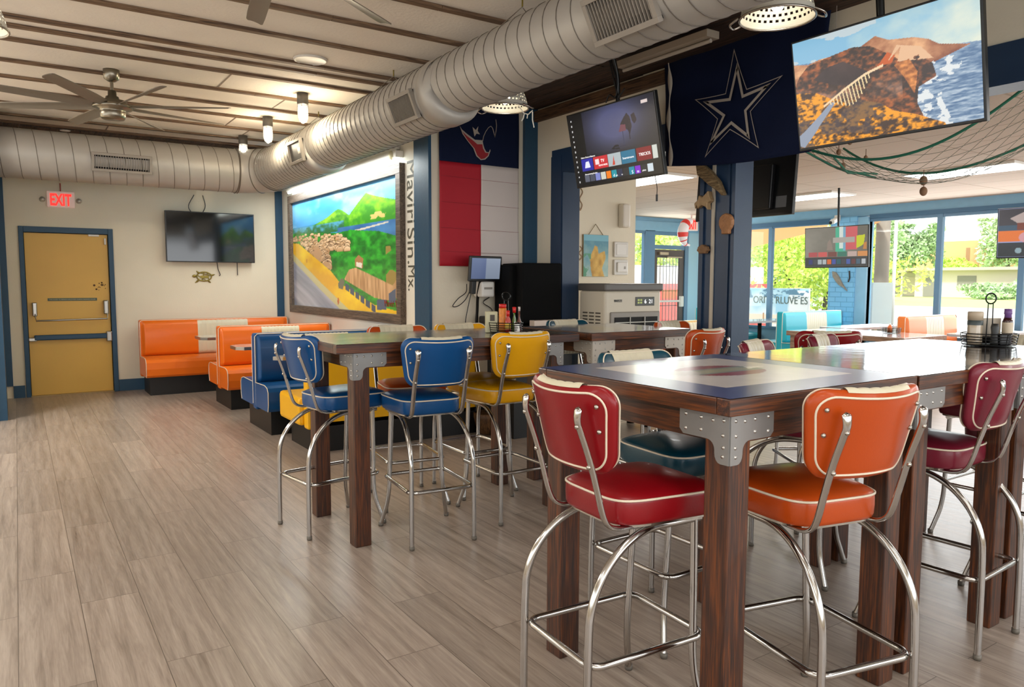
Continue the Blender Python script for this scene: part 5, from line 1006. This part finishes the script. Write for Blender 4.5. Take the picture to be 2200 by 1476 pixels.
# ---------------------------------------------------------------- condiment caddies
WIRE=mat('black_wire_gloss','#0B0B0B',.25,metal=.6)
def caddy(x,y,z,label,rx=.10,ry=.075,hz=.26,ringr=.026,scale=1.,group='condiment caddies'):
    t=thing('condiment_caddy',label,'caddy',(x,y,z),R(-33),group); m=MB()
    for k,h in enumerate((.008,.022,.036,.050,.066)): m.tube([((rx+.002*k)*math.cos(q),(ry+.002*k)*math.sin(q),h) for q in np.linspace(0,2*PI,36,endpoint=False)],.0028,5,closed=True)
    for k in range(8): a=k*PI/4+.2; m.tube([(rx*math.cos(a),ry*math.sin(a),.004),((rx+.01)*math.cos(a),(ry+.01)*math.sin(a),.068)],.0025,5)
    m.build('wire_basket',WIRE,t); MB().lathe([(.001,.004),(.92,.004),(.92,.008),(.001,.008)],30)._sc((0,0,0),(rx,ry,1),120).build('base_plate',WIRE,t)
    m=MB(); w=.016; m.tube([(-w,0,.008),(-w*.8,0,hz-ringr*2)],.003,6).tube([(w,0,.008),(w*.8,0,hz-ringr*2)],.003,6); m.tube([(ringr*math.cos(q),0,hz-ringr+ringr*math.sin(q)) for q in np.linspace(0,2*PI,24,endpoint=False)],.004,6,closed=True); m.build('carry_handle',WIRE,t); return t
def onc(c,dx,dy,dz=0): a=R(-33); return (c[0]+dx*math.cos(a)-dy*math.sin(a),c[1]+dx*math.sin(a)+dy*math.cos(a),c[2]+dz)
def bottle(name,label,cat,loc,prof,matl,cap=None,capm=None,lab=None,labm=None):
    t=thing(name,label,cat,loc,0,'bottles and shakers in the caddies'); MB().lathe(prof,20).build('bottle_body',matl,t)
    if cap: MB().lathe(cap,18).build('cap',capm,t)
    if lab: MB().lathe(lab,20).build('paper_label',labm,t)
    return t
RCAP=mat('red_cap','#C0201C',.35); GLB=mat('clear_bottle','#C9C4B8',.08,alpha=.45); 
c=(2.60,3.975,TZ-.001); caddy(*c,'black wire condiment caddy on the map topped table')
b1=bottle('spice_shaker','tall clear spice shaker with red lid in the caddy of the map table','bottle',onc(c,-.022,.012,.009),[(.001,0),(.024,0),(.025,.01),(.025,.145),(.022,.15),(.001,.15)],mat('orange_spice','#C8741E',.4,noise=.4,nscale=60),[(.001,.15),(.024,.15),(.024,.175),(.001,.176)],RCAP)
bottle('hot_sauce_bottle','small red hot sauce bottle with red cap','bottle',onc(c,.012,-.028,.009),[(.001,0),(.018,0),(.019,.01),(.019,.07),(.010,.095),(.009,.105),(.001,.105)],mat('red_sauce','#A8200E',.15,coat=.5),[(.001,.10),(.011,.10),(.011,.135),(.001,.136)],RCAP,[(.0195,.018),(.0195,.058)],mat('yellow_label','#D8B03A',.5))
bottle('hot_sauce_bottle','slim green pepper sauce bottle with red cap','bottle',onc(c,.052,.005,.009),[(.001,0),(.014,0),(.015,.01),(.013,.07),(.006,.10),(.006,.12),(.001,.12)],mat('green_sauce','#4A6A1C',.15,coat=.5),[(.001,.12),(.010,.12),(.013,.155),(.001,.157)],RCAP)
bottle('pepper_sauce_bottle','slim clear pepper sauce bottle with red contents at the caddy edge','bottle',onc(c,.084,.012,.009),[(.001,0),(.014,0),(.015,.01),(.014,.06),(.006,.085),(.006,.15),(.001,.15)],mat('dark_red_sauce','#5E2A1E',.12,coat=.5),[(.001,.13),(.0075,.13),(.0075,.158),(.001,.158)],mat('clear_cap','#B7A9A0',.2))
bottle('salt_shaker','glass salt shaker with chrome top at the right of the caddy','shaker',onc(c,.070,-.040,.009),[(.001,0),(.017,0),(.018,.01),(.016,.04),(.017,.05),(.001,.05)],mat('white_salt','#E8E4DC',.3),[(.001,.05),(.018,.05),(.016,.062),(.001,.064)],CHROME)
t=thing('napkin_holder','cream card holder standing behind the caddy on the map table','holder',onc(c,-.095,.045,0)); t.rotation_euler=(0,0,R(-25)); MB().box(-.038,-.03,0,.038,.03,.135,b=.004).build('holder_body',mat('pale_green_card','#BDB896',.5),t); MB().box(-.012,-.0325,.075,.018,-.030,.115).build('printed_mark',mat('print_dark','#4A423A',.6),t)
c=(4.235,1.85,TZ-.002); caddy(*c,'large black wire condiment caddy on the glossy table before the window',.128,.10,.275,.027)
bottle('sugar_jar','clear glass jar with dark band and beige lid in the window caddy','jar',onc(c,-.070,.01,.009),[(.001,0),(.034,0),(.036,.01),(.036,.10),(.033,.11),(.001,.11)],mat('beige_jar','#B7A68E',.15,coat=.6),[(.001,.125),(.036,.125),(.037,.165),(.034,.17),(.001,.17)],mat('beige_lid','#B9A68E',.4),[(.0365,.10),(.0365,.122),(.030,.126)],mat('dark_band','#3A4444',.4))
bottle('syrup_bottle','bottle with purple cap and pale label in the window caddy','bottle',onc(c,.088,-.01,.009),[(.001,0),(.023,0),(.025,.01),(.025,.12),(.018,.14),(.001,.14)],mat('dark_syrup','#3A1C1E',.12,coat=.6),[(.001,.13),(.018,.13),(.016,.155),(.019,.16),(.018,.185),(.001,.186)],mat('purple_cap','#6E4A86',.4),[(.0255,.06),(.0255,.115)],mat('pale_label','#C9B9A0',.5))
t=thing('menu_holder','beige card in a black clip holder in the middle of the window caddy','card',onc(c,.022,.03,.009)); t.rotation_euler=(0,0,R(-33)); MB().box(-.055,-.004,.02,.055,.004,.135,b=.001).build('card_sheet',mat('beige_card','#B9AD9C',.6),t); MB().box(-.060,-.012,0,.060,.012,.04,b=.003).build('clip_base',BLACKP,t)
bottle('pepper_mill','small black pepper shaker beside the ring handle','shaker',onc(c,.0,-.045,.009),[(.001,0),(.018,0),(.02,.01),(.016,.06),(.020,.09),(.016,.11),(.001,.11)],mat('black_shaker','#2A2A28',.4))
for k,(dx,dy) in enumerate([(.035,-.06),(.06,-.045)]): tag(MB().box(-.022,-.012,0,.022,.012,.06,b=.006).build('sauce_packet_tray',BLACKP,None,onc(c,dx,dy,.009),(0,0,R(-33-20*k))),['black packet tray at the front of the window caddy','black packet tray right of centre in the window caddy'][k],'tray')
# ---------------------------------------------------------------- far room furniture
DTEAL='#1E9CAE'; FOR='#E8702A'
booth(10.25,11.88,7.60,'bright_teal','teal double booth with cream centre at the brick pier',True,True,.965,.45,colhex='#2AA3B4')
booth(10.45,11.90,5.72,'light_orange','orange booth with white centre below the large window',True,True,.965,.45,colhex='#E27A38')
booth(10.45,11.90,3.95,'light_orange','orange booth at the right edge of the far room',True,True,.965,.45,colhex='#E27A38')
booth(10.70,11.90,9.75,'bright_teal','teal booth in the corner beside the glass door',True,True,.965,.45,colhex='#2AA3B4')
booth(6.30,8.0,6.70,'light_yellow','yellow booth in the passage before the glass door',True,True,.95,.45,colhex='#E8B030')
WT=mat('white_laminate_top','#D9D6D6',.12,coat=.8,noise=.05)
booth_table(10.45,11.9,8.45,8.95,.76,WT,'white booth table between the two teal booths',edge=mat('pale_edge','#A9A6A6',.4))
booth_table(10.30,11.9,6.42,6.95,.76,WT,'white booth table between the teal and the orange booth',edge=MATS['pale_edge'])
booth_table(10.40,11.9,4.62,5.10,.76,WT,'white booth table between the two orange booths',edge=MATS['pale_edge'])
t=thing('dining_table','low wooden dining table with pale glossy top in the far room','table',(9.65,5.8,0)); WOODP=wood('pale_brown_pine','#5A4436','#8A6E5C','#A98C78','Y',.4,.3)
MB().box(-.52,-.85,.69,.52,.85,.755,b=.004).build('tabletop',WOODP,t); MB().box(-.50,-.83,.755,.50,.83,.759).build('laminate_sheet',WT,t)
for a in (-1,1):
    for b_ in (-1,1): MB().box(min(a*.48,a*.39),min(b_*.81,b_*.72),0,max(a*.48,a*.39),max(b_*.81,b_*.72),.69,b=.004).build('leg',WOODP,t)
caddy(9.9,5.55,.76,'small wire caddy on the low dining table in the far room',.12,.09,.12,.02)
bottle('hot_sauce_bottle','tiny orange bottle in the far room caddy','bottle',(9.88,5.56,.769),[(.001,0),(.03,0),(.03,.07),(.015,.10),(.001,.10)],mat('orange_bottle','#C8642A',.3),[(.001,.10),(.015,.10),(.015,.12),(.001,.12)],WHITEP)
# wall items in the far room
t=thing('security_camera','white security camera on the brick pier','camera',(XW-.17,7.70,2.50)); MB().tube([(-.10,0,-.02),(.07,0,.04)],.045,14).build('camera_body',WHITEP,t); MB().lathe([(.001,0),(.03,0)],14,c=(-.145,0,-.04),axis='X').build('lens',BLACKP,t); MB().box(.03,-.05,.0,.07,.05,.10,b=.01).build('mount',WHITEP,t)
o=MB(); P=[onX(px,py,XW-.12) for px,py in [(1789,583),(1796,585),(1803,595),(1809,608),(1820,625),(1813,618),(1803,612),(1796,604),(1790,594)]]; o.prism([(p.y,p.z) for p in P],XW-.14,XW-.105,'X'); tag(o.build('carved_fish',mat('grey_driftwood','#8A8478',.8,noise=.3,nscale=20)),'grey carved fish on the blue brick pier','ornament')
tag(MB().tube([(XW-.12,7.44,1.64),(XW-.12,7.43,1.52),(XW-.12,7.45,1.45)],.012,6).build('cable_end',BLACKP),'short dark cable under the television on the brick pier','cable')
# striped curled prawn sign beside the far EXIT sign
t=thing('prawn_sign','red and white curled prawn shaped hanging sign left of the far EXIT sign','sign',(0,0,0)); PR=mat('prawn_red','#D0322C',.4,emit=.15,ecol='#D0322C'); PWH=mat('prawn_white','#E4DCDC',.4,emit=.12,ecol='#E8E0E0')
def q(px,py): p=onY(px,py,9.6); return Vector(p)
cen=[(1484,474),(1474,480),(1468,492),(1467,504),(1468,515),(1472,524),(1481,527)]; C_=bez([q(*a) for a in cen],5); n_=len(C_); MB().tube([C_[0],Vector((C_[0].x,C_[0].y,ZF))],.005,5).build('hanging_cord',PWH,t)
MB().tube(C_,[.02+.075*math.sin(PI*min(1,.15+i/n_*.95)) for i in range(n_)],14).build('prawn_body',PWH,t)
for k,(a,b_) in enumerate([(4,8),(13,18),(20,22),(25,27)]): MB().tube(C_[a:b_],[.026+.075*math.sin(PI*min(1,.15+i/n_*.95)) for i in range(a,b_)],14).build('red_band',PR,t)
# ---------------------------------------------------------------- fishing net
t=thing('fishing_net','green fishing net slung below the far room ceiling behind the coast screen','net',(5.6,2.95,2.665))
NET=mat('net_twine','#6A7264',.8); NG=mat('green_rope','#1E6E56',.7)
def NP(s,u):
    a=Vector((-.55+1.25*u,.98-1.95*s+.12*u,0)); sag=4*s*(1-s); z=-.03-.50*sag*(.62+.38*math.sin(PI*min(1,max(0,u))))-.04*math.sin(u*7+s*3)*sag+.02; return (a.x*(1-.18*sag),a.y,z+.03*s)
m=MB(); K=18
for k in range(K+1):
    for sg in (1,-1):
        pts=[]
        for i in range(31):
            s=i/30; u=k/K*2-.5+sg*(s-.5)*1.0
            if -.001<=u<=1.001: pts.append(NP(s,u))
        if len(pts)>2: m.tube(pts,.0017,3)
o=m.build('net_mesh',NET,t); o['kind']='stuff'
for u in (0,1): MB().tube([NP(i/30,u) for i in range(31)],.010,6).build('edge_rope',NG,t)
MB().tube([NP(.28,.0),NP(.26,.3),NP(.24,.6),NP(.25,.8)],.008,6).build('cross_rope',NG,t); MB().tube([NP(.10,.1),NP(.2,.35),NP(.3,.6)],.008,6).build('cross_rope',NG,t)
CORK=mat('cork_brown','#7A5A40',.8,noise=.3,nscale=30)
for k,(px,py,r,lab) in enumerate([(1802,327,.022,'brown cork float on the left edge of the net'),(1860,339,.018,'small brown shell knotted on the green rope'),(1811,357,.024,'brown shell dangling left under the net'),(1984,388,.035,'round dark float at the lowest point of the net'),(1984,411,.034,'brown pierced shell hanging lowest under the net'),(1826,305,.022,'brown cork float just under the large screen')]):
    d=ray(px,py); p=EYE+d*(5.9/(d.dot(FW))); tag(MB().ell((0,0,0),(r,r*.8,r*1.1),12,7).tube([(0,0,r),(0,0,r+.05)],.003,5).build('net_float',CORK,None,p),lab,'float','floats and shells on the net')
# ---------------------------------------------------------------- outside
GR=mat('lawn_grass','#B4CC74',.9,noise=.25,nscale=3); ASP=mat('pale_asphalt','#B9B0AA',.9,noise=.05,nscale=2); CON=mat('pale_concrete','#C9BEB2',.9,noise=.06,nscale=1.5)
def st(name,o): o.name=name; return struct(o)
struct(MB().box(XW+.2,-60,-.3,20,90,-.12).build('ground_parking',CON)); struct(MB().box(20,-80,-.3,50,140,-.13).build('ground_road',ASP)); struct(MB().box(50,-80,-.3,200,220,-.11).build('ground_lawn',GR)); struct(MB().box(-20,YB+.3,-.3,XW+.2,90,-.12).build('ground_yard',CON))
LEAF=[mat('leaf_bright','#D3E86A',.7,noise=.2,nscale=1.5),mat('leaf_mid','#A9BF8E',.7,noise=.15,nscale=1.5),mat('leaf_pale','#CBD9AE',.7,noise=.12,nscale=1.5)]; BARK=mat('bark_grey','#6E6258',.9,noise=.3,nscale=8,nstretch=(1,1,.2))
def tree(x,y,r,h,mi,label,n=1500,ls=.3,zb=.35,seed=0,group='trees across the street'):
    rs=np.random.RandomState(seed); t=thing('leafy_tree',label,'tree',(x,y,-.12),0,group); cl=rs.randn(14,3)*np.array([r*.42,r*.42,h*.18])+np.array([0,0,h*(.5+zb/2)]); vs=[];fs=[]
    for i in range(n):
        c=cl[rs.randint(14)]; d=rs.randn(3); d/=np.linalg.norm(d); p=c+d*np.array([r*.42,r*.42,h*.2])*(.6+.5*rs.rand()); p[2]=min(h,max(h*zb*.5,p[2])); a=rs.randn(3); a/=np.linalg.norm(a); b_=np.cross(a,rs.randn(3)); b_/=np.linalg.norm(b_); s=ls*(.5+rs.rand()); o=len(vs); vs+=[tuple(p+a*s),tuple(p+b_*s*.5),tuple(p-a*s),tuple(p-b_*s*.5)]; fs.append((o,o+1,o+2,o+3))
    m=MB(); m.add(vs,fs,0,False); m.build('foliage',LEAF[mi],t)
    m=MB(); m.tube([(0,0,0),(.1,0,h*.3),(0,.1,h*.65)],[.05*h,.035*h,.015*h],8); m.build('trunk',BARK,t)
def at(px,d): L_=(px-1100)/1600; return (.554*d+.832*L_*d,.832*d-.554*L_*d)
for i,(px,d,r,h,mi,n,ls,lab) in enumerate([(1600,30,3.2,5.6,0,2600,.16,'bright green tree left of the first mullion'),(1690,31,3.4,4.6,0,2800,.16,'bright yellow green tree behind the painted sign board'),(1775,33,3.0,4.2,0,2200,.17,'bright green tree beside the brick pier'),(1660,40,4,4,1,1600,.25,'darker green tree low behind the bright ones'),
 (1865,60,2.4,7.2,1,1400,.35,'grey green tree behind the utility pole'),(1928,99,2.6,9,1,1800,.45,'mid green tree left of the tan building'),(1978,98,1.9,9,1,1400,.45,'round topped tree beside the tan building'),(2160,100,3,10,2,1800,.5,'pale green tree right of the tan building'),(2215,96,4.5,11,2,1500,.5,'pale tree at the right window edge'),(2060,104,4,4.8,0,900,.5,'low yellow green bush before the tan building'),
 (1385,26,3,4.4,0,1800,.16,'bright green tree beyond the side light of the glass door'),(1450,28,3.2,4.6,2,1800,.16,'pale green tree beyond the glass door'),(1500,27,2.6,4.4,0,1400,.16,'green tree right of the glass door')]):
    x,y=at(px,d); tree(x,y,r,h,mi,lab,n*2,ls*.6,.2 if i<4 or i>9 else .3,i)
for i,(px,d,w,h,lab) in enumerate([(2110,70,2.4,1.5,'round green bush before the low house'),(2142,68,2.2,1.1,'green bush right of the round one'),(2174,71,1.8,1.9,'tall pale bush at the low house wall')]):
    x,y=at(px,d); tree(x,y,w,h,1 if i<2 else 2,lab,700,.22,.05,40+i,'bushes at the low house')
# low house with carport
x0,y0=at(1905,79); hx_=80
t=thing('low_house','low pale house with a flat roof and carport across the street','house',(hx_,40,-.1))
HW=mat('house_pale_wall','#D8C3B4',.8); HR=mat('house_roof','#B9A79A',.8); HD=mat('house_dark','#8A8078',.7)
MB().box(0,-14,0,3.5,2.5,2.75).build('wall',HW,t); MB().box(-1.0,-15,2.75,4,3.0,3.05).build('roof',HR,t); MB().box(-1.2,3.0,2.55,3.5,12.0,2.75).build('carport_roof',HR,t)
for y in (3.4,5.6,8.0,11.6): MB().box(-.9,y,0,-.75,y+.15,2.55).build('post',HW,t)
MB().box(1.5,2.5,0,3.5,4.8,2.55).build('store_wall',mat('store_wall','#CDBFB2',.8),t)
for y0_,y1_ in ((-.2,1.6),(-3.6,-1.8),(-9,-7.4)): MB().box(-.05,y0_,.9 if y0_<-2 else 0.05,0,y1_,2.2).build('window',HD,t)
MB().box(1.45,2.8,.05,1.5,4.4,2.1).build('garage_door',HW,t)
for i,(y,lab) in enumerate([(10.4,'dark blue wheelie bin under the carport'),(9.6,'second dark bin under the carport')]): tag(MB().box(0,0,0,.7,.65,1.1,b=.05).build('wheelie_bin',mat('bin_blue','#5A6A7C',.6),None,(hx_+.2,40+y,-.1)),lab,'bin')
tag(MB().box(0,0,0,1,1.8,.9,b=.03).build('stacked_pallets',mat('pallet_brown','#8A7068',.8),None,(hx_+.2,46.0,-.1)),'brown stacked pallets by a carport post','pallet')
t=thing('tan_building','large tan building behind the low house','building',(112,58,-.1)); MB().box(0,-10,0,12,8.5,7.4).build('wall',mat('tan_wall','#D9A878',.85),t)
for y in (-6,-2.2,1.5,5): MB().box(-.06,y,1.5,0,y+.5,6.4).build('window',mat('tan_slot','#A87A58',.7),t)
# pole, board, wires
x,y=at(1891,14.2); t=thing('utility_pole','weathered wooden utility pole outside the large window','pole',(x,y,-.12)); MB().tube([(0,0,0),(0,0,6.5)],[.135,.11],18).build('pole_shaft',mat('pole_wood','#9A8A7C',.85,noise=.2,nscale=6,nstretch=(1,1,.15)),t)
tag(MB().tube([(0,0,0),(0,0,6)],.035,8).build('steel_pipe',mat('pale_pipe','#C9C4BC',.6),None,at(1918,14.8)+(-.12,)),'thin pale pipe standing right of the utility pole','pipe')
x,y=at(1889,13.2); t=thing('white_board','blank white board box in front of the utility pole','sign',(x,y,-.12)); t.rotation_euler=(0,0,R(-32)); MB().box(-.18,-.10,.82,.18,.0,1.56,b=.004).build('board_panel',WHITEPAINT,t); MB().box(-.12,-.08,0,-.06,-.02,.82).build('post',mat('pale_timber','#C9A98A',.8),t); MB().box(.06,-.08,0,.12,-.02,.82).build('post',MATS['pale_timber'],t)
for k,z in enumerate((8.9,8.0)): tag(MB().tube([(60,-20,z+k*.4),(60,30,z),(60,90,z+.6)],.03,4).build('power_line',mat('line_grey','#8A8A8A',.7)),['upper power line crossing the large window','lower power line crossing the large window'][k],'power line')
# painted sign board seen through the left windows
t=thing('painted_sign_board','blue and white painted sign board outside the left window','sign',(15.0,11.4,0))
def sgn(u,v): 
    I=lerp(c3('#DDEBF0'),c3('#8CC4DC'),(fbm(u,v,4,12)-.3)*1.6+(v-.5)); put(I,(u>.78)&(v<.95),c3('#E6EEF0')); put(I,(v>.72)&(fbm(u,v,14,2)>.55),c3('#5A86A0')); put(I,(v<.25),c3('#E8DCC8')); put(I,(np.abs(u-.47)<.008)&(v<.3),c3('#B98A5A')); put(I,(u>.62)&(u<.76)&(v>.3)&(v<.8),c3('#9CCBE4')); return I
MB().box(0,-1.05,.45,.04,1.25,1.30).build('board',mat('sign_board_white','#E4E8E8',.6),t); paint('board_picture',120,50,sgn,[(-.003,1.24,1.29),(-.003,-1.04,1.29),(-.003,1.24,.46),(-.003,-1.04,.46)],attrmat('sign_pigment',.6),t)
text('sign_lettering','ORITE RLUVE ES',.22,mat('sign_letters','#5A6A62',.6),t,basis((-.01,-.27,1.02),(0,-1,0),(0,0,1)),.002,fit=(1.5,.17)); MB().box(.0,-.9,-.12,.04,-.8,.45).build('post',HD,t); MB().box(.0,1.0,-.12,.04,1.1,.45).build('post',HD,t)
# shade sails and the red and white yard wall
SAIL=mat('tan_sail_cloth','#EBC39A',.8); nt=SAIL.node_tree; tl_=nt.nodes.new('ShaderNodeBsdfTranslucent'); tl_.inputs[0].default_value=hx('#F2CFA6'); ms=nt.nodes.new('ShaderNodeMixShader'); ms.inputs[0].default_value=.6
nt.links.new(nt.nodes['Principled BSDF'].outputs[0],ms.inputs[1]); nt.links.new(tl_.outputs[0],ms.inputs[2]); nt.links.new(ms.outputs[0],nt.nodes['Material Output'].inputs[0])
for k,(pts,lab) in enumerate([([(1560,470,12.6),(1660,462,12.5),(1792,452,12.4),(1775,492,13.6),(1690,508,14.2),(1560,545,14.6)],'tan shade sail above the left windows'),([(1850,440,12.5),(1985,430,12.5),(1862,491,13.9)],'small tan shade sail corner above the utility pole')]):
    P=[onX(a,b_,c_) for a,b_,c_ in pts]; m=MB(); n=len(P); m.add(P+[p+Vector((.0,0,.01)) for p in P],[tuple(range(n)),tuple(range(2*n-1,n-1,-1))]); tag(m.build('shade_sail',SAIL),lab,'shade sail')
t=thing('yard_wall','low red wall with white top beyond the glass door','wall',(15,16,-.12)); MB().box(-5,0,0,6,.2,1.5).build('red_wall',mat('red_paint','#C0544C',.7,noise=.08,nscale=3),t); MB().box(-5,.25,1.5,6,.4,2.05).build('white_wall',mat('yard_white','#E4DED4',.7),t)
